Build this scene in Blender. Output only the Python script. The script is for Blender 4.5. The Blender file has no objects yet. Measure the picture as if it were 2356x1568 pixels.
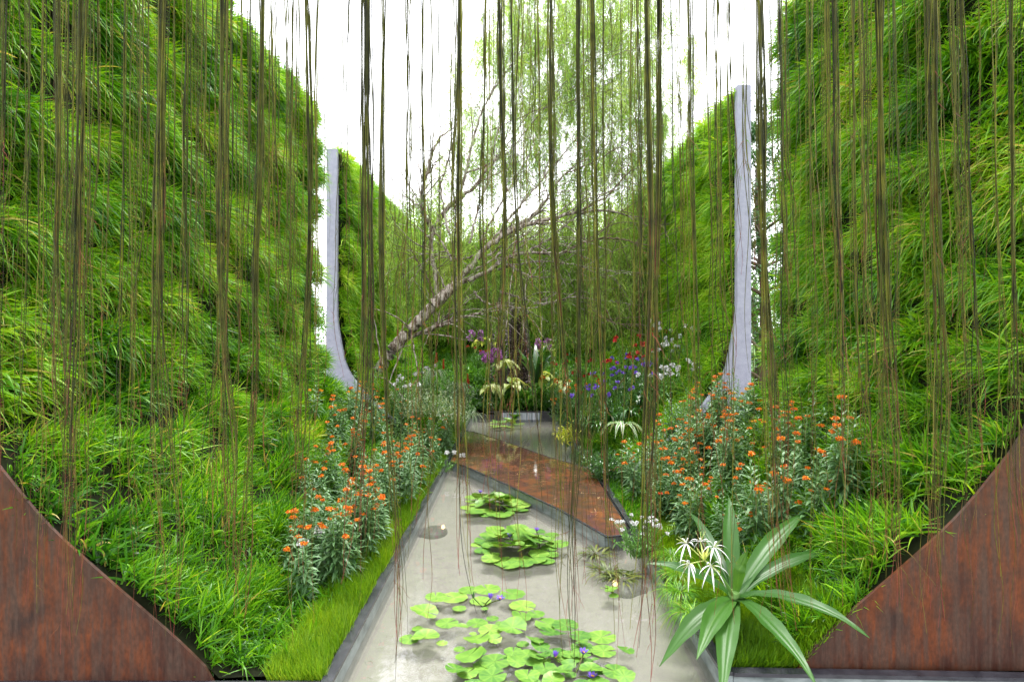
import bpy, bmesh, math, random
import numpy as np
from mathutils import Vector

# ------------------------------------------------------------------ camera, world, sun, exposure
S = bpy.context.scene
col = S.collection
HC = 2.0                      # eye height above the water
cam_d = bpy.data.cameras.new('camera')
cam = bpy.data.objects.new('camera', cam_d); col.objects.link(cam)
cam.location = (0, 0, HC); cam.rotation_euler = (math.radians(90), 0, 0)
cam_d.lens = 22; cam_d.sensor_width = 36; cam_d.clip_start = 0.05; cam_d.clip_end = 1500
cam_d.dof.use_dof = True; cam_d.dof.focus_distance = 5.5; cam_d.dof.aperture_fstop = 9.0
S.camera = cam
w = bpy.data.worlds.new('World'); S.world = w; w.use_nodes = True
nt = w.node_tree; nt.nodes.clear()
out = nt.nodes.new('ShaderNodeOutputWorld'); bg = nt.nodes.new('ShaderNodeBackground')
sky = nt.nodes.new('ShaderNodeTexSky'); sky.sky_type = 'NISHITA'; sky.sun_disc = False
SUN_EL, SUN_ROT = math.radians(72), math.radians(15)
sky.sun_elevation = SUN_EL; sky.sun_rotation = SUN_ROT
sky.air_density = 1.0; sky.dust_density = 4.0; sky.ozone_density = 1.0
hs = nt.nodes.new('ShaderNodeHueSaturation'); hs.inputs['Saturation'].default_value = 0.10
hs.inputs['Value'].default_value = 1.0
mxw = nt.nodes.new('ShaderNodeMixRGB'); mxw.inputs['Fac'].default_value = 0.55
mxw.inputs['Color2'].default_value = (9.0, 9.1, 9.6, 1)     # cloud layer
nt.links.new(sky.outputs[0], hs.inputs['Color']); nt.links.new(hs.outputs[0], mxw.inputs['Color1'])
nt.links.new(mxw.outputs[0], bg.inputs['Color']); bg.inputs['Strength'].default_value = 0.15
nt.links.new(bg.outputs[0], out.inputs['Surface'])
sd = bpy.data.lights.new('sun', 'SUN'); sd.energy = 1.3; sd.angle = math.radians(14); sd.color = (1, .97, .92)
so = bpy.data.objects.new('sun', sd); col.objects.link(so)
so.rotation_euler = (math.radians(90) - SUN_EL, 0, math.pi - SUN_ROT)
vs = S.view_settings; vs.view_transform = 'Standard'; vs.look = 'None'; vs.exposure = 1.78; vs.gamma = 1; vs.use_curve_mapping = False
S.cycles.max_bounces = 8; S.cycles.transparent_max_bounces = 16; S.cycles.diffuse_bounces = 4
S.cycles.glossy_bounces = 3; S.cycles.transmission_bounces = 4
S.cycles.use_denoising = True; S.cycles.sample_clamp_indirect = 6

rng = np.random.default_rng(7); random.seed(7)
U = rng.uniform
F0 = 1440.0
def at(x, y, D):              # a point of the place, from its sighting in the photograph and its distance
    return np.array([(x - 1178) * D / F0, D, HC - (y - 784) * D / F0])

# ------------------------------------------------------------------ materials
def N(t, k, **kw):
    n = t.nodes.new(k)
    for a, b in kw.items(): setattr(n, a, b)
    return n
def ramp(t, src, stops):
    r = N(t, 'ShaderNodeValToRGB'); e = r.color_ramp.elements
    while len(e) < len(stops): e.new(0.5)
    for i, (p, c) in enumerate(stops):
        e[i].position = p; e[i].color = (*c, 1)
    t.links.new(src, r.inputs[0]); return r.outputs[0]
def base_mat(name):
    m = bpy.data.materials.new(name); m.use_nodes = True; t = m.node_tree
    return m, t, t.nodes['Principled BSDF'], t.nodes['Material Output']
def leaf_mat(name, stops, rough=.45, trans=.35, spec=.35, along=None):
    m, t, b, o = base_mat(name)
    a = N(t, 'ShaderNodeAttribute', attribute_name='tint')
    c = ramp(t, a.outputs['Fac'], stops)
    if along:
        a2 = N(t, 'ShaderNodeAttribute', attribute_name='along')
        f = N(t, 'ShaderNodeMapRange'); f.inputs[1].default_value, f.inputs[2].default_value = along[0], along[1]
        t.links.new(a2.outputs['Fac'], f.inputs[0])
        mx = N(t, 'ShaderNodeMixRGB'); mx.inputs[2].default_value = (*along[2], 1)
        t.links.new(f.outputs[0], mx.inputs[0]); t.links.new(c, mx.inputs[1]); c = mx.outputs[0]
    t.links.new(c, b.inputs['Base Color']); b.inputs['Roughness'].default_value = rough
    b.inputs['Specular IOR Level'].default_value = spec
    if trans:
        tr = N(t, 'ShaderNodeBsdfTranslucent'); ms = N(t, 'ShaderNodeMixShader'); ms.inputs[0].default_value = trans
        g = N(t, 'ShaderNodeMixRGB', blend_type='MULTIPLY'); g.inputs[0].default_value = 1; g.inputs[2].default_value = (1.5, 1.35, .6, 1)
        t.links.new(c, g.inputs[1]); t.links.new(g.outputs[0], tr.inputs[0])
        t.links.new(b.outputs[0], ms.inputs[1]); t.links.new(tr.outputs[0], ms.inputs[2]); t.links.new(ms.outputs[0], o.inputs[0])
    return m
def plain(name, c, rough=.6, spec=.4, metal=0, noise=None, bump=None, coat=0, emit=None):
    m, t, b, o = base_mat(name)
    b.inputs['Base Color'].default_value = (*c, 1); b.inputs['Roughness'].default_value = rough
    b.inputs['Specular IOR Level'].default_value = spec; b.inputs['Metallic'].default_value = metal
    b.inputs['Coat Weight'].default_value = coat; b.inputs['Coat Roughness'].default_value = .08
    if noise or bump:
        tc = N(t, 'ShaderNodeTexCoord')
    if noise:
        sc, stops, stretch = noise
        mp = N(t, 'ShaderNodeMapping'); mp.inputs['Scale'].default_value = stretch
        nz = N(t, 'ShaderNodeTexNoise'); nz.inputs['Scale'].default_value = sc; nz.inputs['Detail'].default_value = 7; nz.inputs['Roughness'].default_value = .65
        t.links.new(tc.outputs['Object'], mp.inputs[0]); t.links.new(mp.outputs[0], nz.inputs[0])
        t.links.new(ramp(t, nz.outputs[0], stops), b.inputs['Base Color'])
    if bump:
        n2 = N(t, 'ShaderNodeTexNoise'); n2.inputs['Scale'].default_value = bump[0]; n2.inputs['Detail'].default_value = 5
        bm_ = N(t, 'ShaderNodeBump'); bm_.inputs['Strength'].default_value = bump[1]; bm_.inputs['Distance'].default_value = bump[2]
        t.links.new(tc.outputs['Object'], n2.inputs[0]); t.links.new(n2.outputs[0], bm_.inputs['Height']); t.links.new(bm_.outputs[0], b.inputs['Normal'])
    if emit:
        b.inputs['Emission Color'].default_value = (*emit[0], 1); b.inputs['Emission Strength'].default_value = emit[1]
    return m
G1 = [(0, (.014, .07, .004)), (.3, (.05, .19, .006)), (.55, (.125, .32, .007)), (.8, (.24, .46, .012)), (.95, (.38, .54, .03)), (1, (.45, .38, .09))]
G2 = [(0, (.03, .12, .005)), (.4, (.12, .32, .008)), (.8, (.27, .49, .012)), (1, (.42, .52, .05))]
M = {}
M['grass'] = leaf_mat('grass_near', G1, .42, .38, .4)
M['grass_far'] = leaf_mat('grass_far', G2, .5, .4, .3)
M['fine'] = leaf_mat('fine_grass', [(0, (.04, .11, .004)), (.5, (.12, .26, .006)), (1, (.30, .42, .02))], .5, .35, .3)
M['tree'] = leaf_mat('weeping_leaf', [(0, (.10, .21, .03)), (.5, (.25, .42, .06)), (1, (.46, .58, .14))], .5, .35, .3)
M['milk'] = leaf_mat('milkweed_leaf', [(0, (.04, .11, .035)), (.5, (.105, .22, .08)), (1, (.21, .34, .15))], .4, .25, .5)
M['dark'] = leaf_mat('dark_leaf', [(0, (.015, .05, .012)), (.6, (.035, .12, .02)), (1, (.07, .2, .03))], .3, .2, .6)
M['mid'] = leaf_mat('mid_leaf', [(0, (.04, .13, .015)), (.6, (.09, .25, .03)), (1, (.18, .38, .05))], .4, .3, .5)
M['pale'] = leaf_mat('pale_leaf', [(0, (.07, .15, .06)), (.45, (.22, .31, .18)), (1, (.55, .58, .45))], .5, .3, .3)
M['cream'] = leaf_mat('cream_leaf', [(0, (.16, .30, .05)), (.5, (.50, .58, .2)), (1, (.72, .74, .42))], .4, .3, .4)
M['yellow'] = leaf_mat('yellow_leaf', [(0, (.3, .42, .03)), (.5, (.6, .65, .08)), (1, (.8, .75, .2))], .4, .3, .4)
M['olive'] = leaf_mat('olive_leaf', [(0, (.03, .06, .01)), (.6, (.10, .14, .02)), (1, (.2, .22, .04))], .4, .25, .4)
M['orange'] = plain('orange_petal', (.66, .13, .008), .5)
M['amber'] = plain('amber_petal', (.75, .31, .015), .5)
M['gold'] = plain('yellow_petal', (.7, .42, .02), .5)
M['red'] = plain('red_petal', (.42, .006, .01), .45)
M['coral'] = plain('coral_petal', (.48, .04, .02), .5)
M['white'] = plain('white_petal', (.6, .6, .58), .5)
M['purple'] = plain('purple_petal', (.16, .08, .48), .5)
M['violet'] = plain('violet_petal', (.11, .05, .34), .5)
M['orchid'] = plain('orchid_petal', (.62, .22, .66), .5)
M['pinkw'] = plain('pale_pink_petal', (.5, .38, .52), .5)
M['stem'] = plain('green_stem', (.10, .20, .04), .5)
M['wood'] = plain('weathered_bark', (.3, .25, .2), .8, .2, noise=(3.5, [(.25, (.02, .012, .008)), (.42, (.09, .06, .04)), (.55, (.36, .31, .26)), (.8, (.5, .46, .41))], (6, 6, 1.2)), bump=(30, .8, .02))
M['twig'] = plain('twig_bark', (.14, .10, .07), .8, .2)
M['chip'] = leaf_mat('bark_chip', [(0, (.06, .035, .045)), (.5, (.26, .18, .22)), (1, (.5, .38, .44))], .6, 0, .4)
M['soil'] = plain('soil', (.02, .022, .01), .95, .1, noise=(6, [(.3, (.004, .005, .002)), (.7, (.014, .018, .006))], (1, 1, 1)))
M['concrete'] = plain('pale_concrete', (.55, .55, .6), .85, .2, noise=(14, [(.3, (.27, .27, .34)), (.7, (.35, .35, .43))], (1, 1, 1)), bump=(90, .35, .01))
M['rim'] = plain('dark_rim', (.02, .02, .028), .25, .6, noise=(8, [(.35, (.012, .012, .018)), (.7, (.05, .05, .06))], (1, 1, 4)))
M['stone'] = plain('grey_green_stone', (.2, .24, .24), .3, .5, noise=(5, [(.32, (.06, .08, .08)), (.5, (.17, .20, .20)), (.7, (.30, .34, .34))], (1, 1.0, 2.5)))
M['sand'] = plain('sand_floor', (.6, .57, .5), .9, .2, noise=(9, [(.25, (.27, .26, .225)), (.5, (.32, .305, .265)), (.75, (.35, .335, .29))], (1, 1, 1)))
M['lamp'] = plain('lamp_housing', (.06, .055, .05), .5, .4, noise=(30, [(.3, (.02, .018, .016)), (.7, (.05, .045, .04))], (1, 1, 1)))
M['lens'] = plain('lamp_lens', (.9, .6, .3), .3, emit=((1, .62, .28), 1.1))
M['trunk2'] = plain('trunk_core', (.05, .03, .035), .9)

def corten(name, wet):
    m, t, b, o = base_mat(name)
    tc = N(t, 'ShaderNodeTexCoord')
    def nz(scale, st, det=8):
        mp = N(t, 'ShaderNodeMapping'); mp.inputs['Scale'].default_value = st
        n = N(t, 'ShaderNodeTexNoise'); n.inputs['Scale'].default_value = scale; n.inputs['Detail'].default_value = det; n.inputs['Roughness'].default_value = .6
        t.links.new(tc.outputs['Object'], mp.inputs[0]); t.links.new(mp.outputs[0], n.inputs[0]); return n.outputs[0]
    a = nz(2.2, (1, 1, .7)); s = nz(9, (3.4, 1, .28) if not wet else (1, 1, 1)); f = nz(55, (1, 1, .5))
    c1 = ramp(t, a, [(.3, (.04, .012, .004)), (.5, (.10, .026, .004)), (.62, (.19, .05, .005)), (.78, (.06, .018, .005))]) if wet else ramp(t, a, [(.3, (.022, .008, .005)), (.46, (.038, .010, .004)), (.58, (.11, .026, .004)), (.70, (.022, .008, .005))])
    c2 = ramp(t, s, [(.40, (0, 0, 0)), (.62, (.9, .9, .9))])
    mx = N(t, 'ShaderNodeMixRGB'); t.links.new(c2, mx.inputs[0]); t.links.new(c1, mx.inputs[1])
    mx.inputs[2].default_value = (.055, .030, .020, 1) if not wet else (.035, .013, .008, 1)
    ml = N(t, 'ShaderNodeMixRGB', blend_type='MULTIPLY'); ml.inputs[0].default_value = .8
    t.links.new(mx.outputs[0], ml.inputs[1]); t.links.new(ramp(t, f, [(.3, (.5, .5, .5)), (.65, (1.25, 1.2, 1.2))] if not wet else [(.3, (.85, .85, .85)), (.65, (1.1, 1.05, 1.05))]), ml.inputs[2])
    t.links.new(ml.outputs[0], b.inputs['Base Color'])
    b.inputs['Roughness'].default_value = .5; b.inputs['Specular IOR Level'].default_value = .3
    bp = N(t, 'ShaderNodeBump'); bp.inputs['Strength'].default_value = .25; bp.inputs['Distance'].default_value = .004
    t.links.new(f, bp.inputs['Height']); t.links.new(bp.outputs[0], b.inputs['Normal'])
    if wet:
        b.inputs['Coat Weight'].default_value = 1; b.inputs['Coat Roughness'].default_value = .03; b.inputs['Coat IOR'].default_value = 1.4
        n3 = nz(5, (1, 1, 1), 3); b3 = N(t, 'ShaderNodeBump'); b3.inputs['Strength'].default_value = .12; b3.inputs['Distance'].default_value = .01
        t.links.new(n3, b3.inputs['Height']); t.links.new(b3.outputs[0], b.inputs['Coat Normal'])
    return m
M['corten'] = corten('corten_dry', False); M['corten_wet'] = corten('corten_wet', True)

def water_mat():
    m, t, b, o = base_mat('pond_water'); t.nodes.remove(b)
    tc = N(t, 'ShaderNodeTexCoord'); n = N(t, 'ShaderNodeTexNoise'); n.inputs['Scale'].default_value = 7; n.inputs['Detail'].default_value = 3
    bp = N(t, 'ShaderNodeBump'); bp.inputs['Strength'].default_value = .16; bp.inputs['Distance'].default_value = .010
    t.links.new(tc.outputs['Object'], n.inputs[0]); t.links.new(n.outputs[0], bp.inputs['Height'])
    tr = N(t, 'ShaderNodeBsdfTransparent'); tr.inputs[0].default_value = (.93, .95, .93, 1)
    df = N(t, 'ShaderNodeBsdfDiffuse'); df.inputs[0].default_value = (.32, .31, .27, 1)
    ms0 = N(t, 'ShaderNodeMixShader'); ms0.inputs[0].default_value = .24
    gl = N(t, 'ShaderNodeBsdfGlossy'); gl.inputs['Roughness'].default_value = .0
    fr = N(t, 'ShaderNodeFresnel'); fr.inputs['IOR'].default_value = 1.75
    t.links.new(bp.outputs[0], gl.inputs['Normal'])
    ms = N(t, 'ShaderNodeMixShader'); t.links.new(fr.outputs[0], ms.inputs[0])
    t.links.new(tr.outputs[0], ms0.inputs[1]); t.links.new(df.outputs[0], ms0.inputs[2])
    t.links.new(ms0.outputs[0], ms.inputs[1]); t.links.new(gl.outputs[0], ms.inputs[2]); t.links.new(ms.outputs[0], o.inputs[0])
    return m
M['water'] = water_mat()
def pad_mat():
    m = leaf_mat('lily_pad', [(0, (.015, .07, .015)), (.35, (.06, .17, .02)), (.8, (.15, .29, .035)), (1, (.24, .36, .06))], .42, .12, .3)
    t = m.node_tree; b = t.nodes['Principled BSDF']
    tc = N(t, 'ShaderNodeTexCoord'); v = N(t, 'ShaderNodeTexVoronoi'); v.inputs['Scale'].default_value = 90
    bp = N(t, 'ShaderNodeBump'); bp.inputs['Strength'].default_value = .5; bp.inputs['Distance'].default_value = .002
    t.links.new(tc.outputs['Object'], v.inputs[0]); t.links.new(v.outputs['Distance'], bp.inputs['Height']); t.links.new(bp.outputs[0], b.inputs['Normal'])
    return m
M['pad'] = pad_mat()
M['crinum'] = leaf_mat('crinum_leaf', [(0, (.015, .06, .01)), (.6, (.045, .13, .016)), (1, (.12, .25, .03))], .38, .2, .3)
def root_mat():
    m, t, b, o = base_mat('aerial_root')
    a = N(t, 'ShaderNodeAttribute', attribute_name='tint'); l = N(t, 'ShaderNodeAttribute', attribute_name='along')
    c = ramp(t, a.outputs['Fac'], [(0, (.011, .013, .005)), (.4, (.058, .062, .008)), (.8, (.14, .14, .014)), (1, (.22, .18, .06))])
    r = ramp(t, l.outputs['Fac'], [(.86, (0, 0, 0)), (.99, (1, 1, 1))])
    mx = N(t, 'ShaderNodeMixRGB'); mx.inputs[2].default_value = (.17, .035, .03, 1)
    t.links.new(r, mx.inputs[0]); t.links.new(c, mx.inputs[1])
    tc = N(t, 'ShaderNodeTexCoord'); n = N(t, 'ShaderNodeTexNoise'); n.inputs['Scale'].default_value = 25
    t.links.new(tc.outputs['Object'], n.inputs[0])
    ml = N(t, 'ShaderNodeMixRGB', blend_type='MULTIPLY'); ml.inputs[0].default_value = 1
    t.links.new(mx.outputs[0], ml.inputs[1]); t.links.new(ramp(t, n.outputs[0], [(.3, (.5, .5, .5)), (.65, (1.4, 1.35, 1.2))]), ml.inputs[2])
    t.links.new(ml.outputs[0], b.inputs['Base Color']); b.inputs['Roughness'].default_value = .7; b.inputs['Specular IOR Level'].default_value = .25
    return m
M['root'] = root_mat()

# ------------------------------------------------------------------ mesh helpers
class MB:
    def __init__(s): s.V = []; s.F = []; s.T = []; s.A = []; s.M = []; s.n = 0
    def add(s, V, F, T=0.5, A=0.5, mat=0):
        V = np.asarray(V, float).reshape(-1, 3); F = np.asarray(F, int).reshape(-1, 4)
        s.V.append(V); s.F.append(F + s.n); s.n += len(V)
        s.T.append(np.broadcast_to(np.asarray(T, float), (len(V),)).copy()); s.A.append(np.broadcast_to(np.asarray(A, float), (len(V),)).copy())
        s.M.append(np.full(len(F), mat)); return s
    def build(s, name, mats, parent=None, smooth=True):
        V = np.concatenate(s.V); F = np.concatenate(s.F)
        me = bpy.data.meshes.new(name)
        me.vertices.add(len(V)); me.vertices.foreach_set('co', V.astype(np.float32).ravel())
        me.loops.add(F.size); me.loops.foreach_set('vertex_index', F.astype(np.int32).ravel())
        me.polygons.add(len(F)); me.polygons.foreach_set('loop_start', np.arange(0, F.size, 4, dtype=np.int32))
        me.polygons.foreach_set('loop_total', np.full(len(F), 4, dtype=np.int32))
        if not isinstance(mats, (list, tuple)): mats = [mats]
        for m in mats: me.materials.append(m)
        if len(mats) > 1: me.polygons.foreach_set('material_index', np.concatenate(s.M).astype(np.int32))
        me.polygons.foreach_set('use_smooth', np.full(len(F), smooth))
        me.update(calc_edges=True)
        for nm, d in (('tint', s.T), ('along', s.A)):
            a = me.attributes.new(nm, 'FLOAT', 'POINT'); a.data.foreach_set('value', np.concatenate(d).astype(np.float32))
        o = bpy.data.objects.new(name, me); col.objects.link(o)
        if parent: o.parent = parent
        return o
def norm(v): return v / np.maximum(np.linalg.norm(v, axis=-1, keepdims=True), 1e-9)
def ribbon(mb, P, W, side=None, tint=.5, fold=0, mat=0):
    P = np.asarray(P, float); n, s_, _ = P.shape
    W = np.broadcast_to(W, (n, s_)); t = np.gradient(P, axis=1)
    if side is None:
        side = norm(np.cross(norm(t), norm(U(-1, 1, (n, 1, 3)))))
    else:
        side = np.asarray(side, float)
        if side.ndim == 2: side = side[:, None, :]
        side = np.broadcast_to(side, P.shape)
    hw = side * W[..., None] / 2
    al = np.broadcast_to(np.linspace(0, 1, s_), (n, s_)); ti = np.broadcast_to(np.asarray(tint), (n,))[:, None] * np.ones((1, s_))
    if fold:
        nm = norm(np.cross(side, norm(t)))
        nm = nm * np.where(nm[..., 2:] < 0, -1, 1)
        C = [P - hw, P - nm * W[..., None] * fold, P + hw]
    else: C = [P - hw, P + hw]
    k = len(C); V = np.stack(C, 2)
    idx = np.arange(n * s_ * k).reshape(n, s_, k); F = []
    for j in range(k - 1):
        F.append(np.stack([idx[:, :-1, j], idx[:, :-1, j + 1], idx[:, 1:, j + 1], idx[:, 1:, j]], -1).reshape(-1, 4))
    mb.add(V, np.concatenate(F), np.repeat(ti[..., None], k, 2).ravel(), np.repeat(al[..., None], k, 2).ravel(), mat)
def tube(mb, P, R, k=5, tint=.5, along=None, mat=0, cap=True):
    P = np.asarray(P, float)
    if P.ndim == 2: P = P[None]
    n, s_, _ = P.shape; R = np.broadcast_to(R, (n, s_))
    t = norm(np.gradient(P, axis=1)); ref = np.where(np.abs(t[..., 2:]) > .9, np.array([1., 0, 0]), np.array([0, 0, 1.]))
    a = norm(np.cross(t, ref)); b = np.cross(t, a)
    th = np.arange(k) * 2 * math.pi / k
    V = P[:, :, None] + R[:, :, None, None] * (a[:, :, None] * np.cos(th)[None, None, :, None] + b[:, :, None] * np.sin(th)[None, None, :, None])
    idx = np.arange(n * s_ * k).reshape(n, s_, k); nx = np.roll(idx, -1, 2)
    F = np.stack([idx[:, :-1], nx[:, :-1], nx[:, 1:], idx[:, 1:]], -1).reshape(-1, 4)
    al = np.broadcast_to(np.linspace(0, 1, s_) if along is None else along, (n, s_)); ti = np.broadcast_to(np.asarray(tint), (n,))[:, None] * np.ones((1, s_))
    mb.add(V, F, np.repeat(ti[..., None], k, 2).ravel(), np.repeat(al[..., None], k, 2).ravel(), mat)
    if cap and k >= 4 and n == 1:
        mb.add(V[0, -1], [[0, 1, 2, 3]] if k == 4 else [[0, i, i + 1, i + 1 if i + 2 >= k else i + 2] for i in range(1, k - 1, 2)], .5, 1, mat)
def box(mb, a, b, mat=0):
    (x0, y0, z0), (x1, y1, z1) = a, b
    V = [(x, y, z) for x in (x0, x1) for y in (y0, y1) for z in (z0, z1)]
    mb.add(V, [[0, 1, 3, 2], [4, 6, 7, 5], [0, 4, 5, 1], [2, 3, 7, 6], [0, 2, 6, 4], [1, 5, 7, 3]], .5, .5, mat)
def poly_obj(name, pts, depth_vec, mats, parent=None, bevel=0):   # closed outline swept along a vector
    bm = bmesh.new(); vv = [bm.verts.new(p) for p in pts]; f = bm.faces.new(vv)
    r = bmesh.ops.extrude_face_region(bm, geom=[f]); bmesh.ops.translate(bm, vec=depth_vec, verts=[e for e in r['geom'] if isinstance(e, bmesh.types.BMVert)])
    bmesh.ops.recalc_face_normals(bm, faces=bm.faces)
    if bevel: bmesh.ops.bevel(bm, geom=bm.edges[:], offset=bevel, segments=1, affect='EDGES')
    me = bpy.data.meshes.new(name); bm.to_mesh(me); bm.free(); me.materials.append(mats)
    o = bpy.data.objects.new(name, me); col.objects.link(o)
    if parent: o.parent = parent
    return o
def tag(o, label, cat, group=None, kind=None):
    if label: o['label'] = label
    if cat: o['category'] = cat
    if group: o['group'] = group
    if kind: o['kind'] = kind
    return o
def struct(o): o['kind'] = 'structure'; return o
def empty(name, loc=(0, 0, 0)):
    o = bpy.data.objects.new(name, None); o.empty_display_size = .05; col.objects.link(o); o.location = loc; return o
def waves(u, v, seed, scale=1., n=9):
    r = np.random.default_rng(seed); out = 0
    for _ in range(n):
        a = r.uniform(0, 6.28); k = r.uniform(.6, 2.2) / scale
        out = out + np.sin(k * (u * math.cos(a) + v * math.sin(a)) * 2.2 + r.uniform(0, 6.28))
    return out / math.sqrt(n)
def blades(mb, B, D0, L, W, droop, tint, S_=5, fold=0, taper=1.6):
    """B base, D0 start direction, drooping under gravity"""
    n = len(B); t = np.linspace(0, 1, S_)[None, :, None]
    D0 = norm(D0); L = np.broadcast_to(L, (n,))[:, None, None]; dr = np.broadcast_to(droop, (n,))[:, None, None]
    P = B[:, None] + D0[:, None] * L * t * (1 - .25 * dr * t) + np.array([0, 0, -1.]) * L * dr * t ** 2 * .75
    side = norm(np.cross(D0 + U(-.5, .5, D0.shape), U(-1, 1, D0.shape)))
    w_ = (1 - np.linspace(0, 1, S_) ** taper) * .94 + .06
    w_[0] = .6
    ribbon(mb, P, np.broadcast_to(W, (n,))[:, None] * w_[None], side, tint, fold)

# ------------------------------------------------------------------ the valley profile
PR = np.array([(1.66, .10), (1.85, .30), (2.05, .47), (2.35, .73), (2.62, .97), (2.86, 1.27), (3.0, 1.44), (3.09, 1.75), (3.17, 2.2), (3.2, 2.4), (3.2, 3.1), (3.2, 6.0)])
def smooth_profile(top):
    P = PR.copy(); P[-1, 1] = top
    d = np.r_[0, np.cumsum(np.linalg.norm(np.diff(P, axis=0), axis=1))]
    s = np.linspace(0, d[-1], 60); x = np.interp(s, d, P[:, 0]); z = np.interp(s, d, P[:, 1])
    k = np.array([1, 2, 3, 2, 1]) / 9.
    xs = np.convolve(np.pad(x, 2, 'edge'), k, 'valid'); zs = np.convolve(np.pad(z, 2, 'edge'), k, 'valid'); zs[0] = z[0]; zs[-1] = z[-1]
    return s, xs, zs
def gz(x, top=5.7):
    return np.interp(np.abs(x), PR[:, 0], PR[:, 1], left=.10)
Y0L, Y0R = 3.45, 3.60
POOLX0, POOLX1 = -1.0, 1.2
YB = 21.0
def child_at(o, root):       # geometry written in place: cancel the root's offset
    o.parent = root; o.location = (-root.location[0], -root.location[1], -root.location[2]); return o
TOPN, TOPF = 5.72, 5.50
YG_L, YG_R = 10.0, 7.4      # near walls end
YS_L, YS_R = 11.4, 8.75       # far walls begin
walls = []
for side, y0, y1, top, lab in ((-1, Y0L + .06, YG_L, TOPN, 'near grass covered curved wall on the left, behind the rusty steel end'),
                               (1, Y0R + .06, YG_R, TOPN, 'near grass covered curved wall behind the crinum lily, ending before the gap'),
                               (-1, YS_L + .1, YB, TOPF, 'farther grass covered wall behind the narrow left concrete slab'),
                               (1, YS_R + .1, YB, TOPF, 'farther grass covered wall behind the right concrete slab')):
    s, x, z = smooth_profile(top)
    root = empty('grass_wall', (side * 3.3, y0, 0)); tag(root, lab, 'green wall')
    xo = 3.335 if y0 > 8 else 3.42
    pts = [(side * a, y0, b) for a, b in zip(x, z)] + [(side * xo, y0, top), (side * xo, y0, -.3), (side * 1.66, y0, -.3)]
    child_at(poly_obj('wall_body', pts, (0, y1 - y0, 0), M['soil']), root); walls.append(root)
rb = empty('grass_wall', (0, YB, 0)); tag(rb, 'grass covered wall closing the far end behind the flower mound', 'green wall')
child_at(poly_obj('wall_body', [(-3.6, YB, -.3), (3.6, YB, -.3), (3.6, YB, 5.3), (-3.6, YB, 5.3)], (0, .4, 0), M['soil']), rb)

# grass over the walls: nobody could count it
def wall_grass(name, side, y0, y1, top, dens, per, Lr, Wd, mat, seed, label, s0=0.0, segs=5):
    s, x, z = smooth_profile(top)
    n = int(dens * (y1 - y0) * (s[-1] - s0)); u = U(y0, y1, n); v = U(s0, s[-1] + .0, n)
    X = np.interp(v, s, x); Z = np.interp(v, s, z)
    tx = np.interp(v, s, np.gradient(x, s)); tz = np.interp(v, s, np.gradient(z, s))
    nrm = np.stack([-tz, np.zeros(n), tx], -1)                    # inward, up (for side=+1 frame)
    lump = waves(u, v * 1.9, seed, .45); rowv = np.sin(v * 9 + waves(u, v, seed + 1, 1.2) * 2.2)
    keep = (lump * .6 + rowv * .3 + U(-1.0, 1.0, n)) > -.95
    u, v, X, Z, nrm, lump, rowv = [q[keep] for q in (u, v, X, Z, nrm, lump, rowv)]; n = len(u)
    B = np.stack([X, u, Z], -1) + nrm * (.065 * lump + .04 * rowv)[:, None]
    m_ = int((y1 - y0) * 55); ut = U(y0, y1, m_); xt = U(3.15, 3.4, m_)
    B = np.concatenate([B, np.stack([xt, ut, np.full(m_, top - .03)], -1)]); nrm = np.concatenate([nrm, np.tile([-.45, 0, .8], (m_, 1))])
    u = np.r_[u, ut]; v = np.r_[v, np.full(m_, s[-1])]; lump = np.r_[lump, waves(ut, xt, seed + 8, .35)]; n = len(u); patch = waves(u, v, seed + 9, .6)
    lean = waves(u, v, seed + 3, .8); hue = waves(u, v, seed + 5, .7)
    low = np.clip(1 - v / 3.0, 0, 1)
    D = nrm * (.75 - .2 * low)[:, None] + np.array([0, 0, 1.])[None] * (.32 + .55 * low[:, None]) + np.stack([0 * lean, .30 * lean, 0 * lean], -1)
    D = norm(D + U(-.25, .25, D.shape))
    # blades of the tufts
    B = np.repeat(B, per, 0) + U(-.035, .035, (n * per, 3)); Dn = np.repeat(D, per, 0) + U(-.8, .8, (n * per, 3))
    lo = np.repeat(low, per)
    L = np.repeat(Lr * (1 + .18 * lump), per) * U(.55, 1.25, n * per) * (1 - .15 * lo)
    tint = np.clip(np.repeat(  .57 + .16 * hue - .20 * low - .10 * (patch > .6), per) + rng.normal(0, .2, n * per), 0, 1)
    dead = U(0, 1, n * per) < .015; tint[dead] = 1
    B[:, 0] *= side; Dn[:, 0] *= side
    mb = MB(); droop = np.clip(U(.2, .95, n * per) - .3 * lo, .08, 1.2)
    blades(mb, B, Dn, np.maximum(L, .08), Wd * U(.6, 1.25, n * per) * np.repeat(np.where(patch > .6, 1.6, 1.), per), droop, tint, segs)
    print(name, n * per)
    tag(mb.build(name, mat, smooth=True), label, 'grass', None, 'stuff')
QG = 1.0
wall_grass('wall_grass', -1, Y0L + .09, YG_L, TOPN, 240 * QG, 16, .235, .0135, M['grass'], 11, 'long drooping green grass covering the near left wall')
wall_grass('wall_grass', 1, Y0R + .09, YG_R, TOPN, 275 * QG, 16, .235, .0135, M['grass'], 21, 'long drooping green grass covering the near right wall')
wall_grass('wall_grass', -1, YS_L + .12, YB, TOPF, 130 * QG, 13, .29, .015, M['grass_far'], 31, 'light green grass covering the farther left wall', segs=4)
wall_grass('wall_grass', 1, YS_R + .12, YB, TOPF, 140 * QG, 13, .29, .015, M['grass_far'], 41, 'light green grass covering the farther right wall', segs=4)
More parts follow.
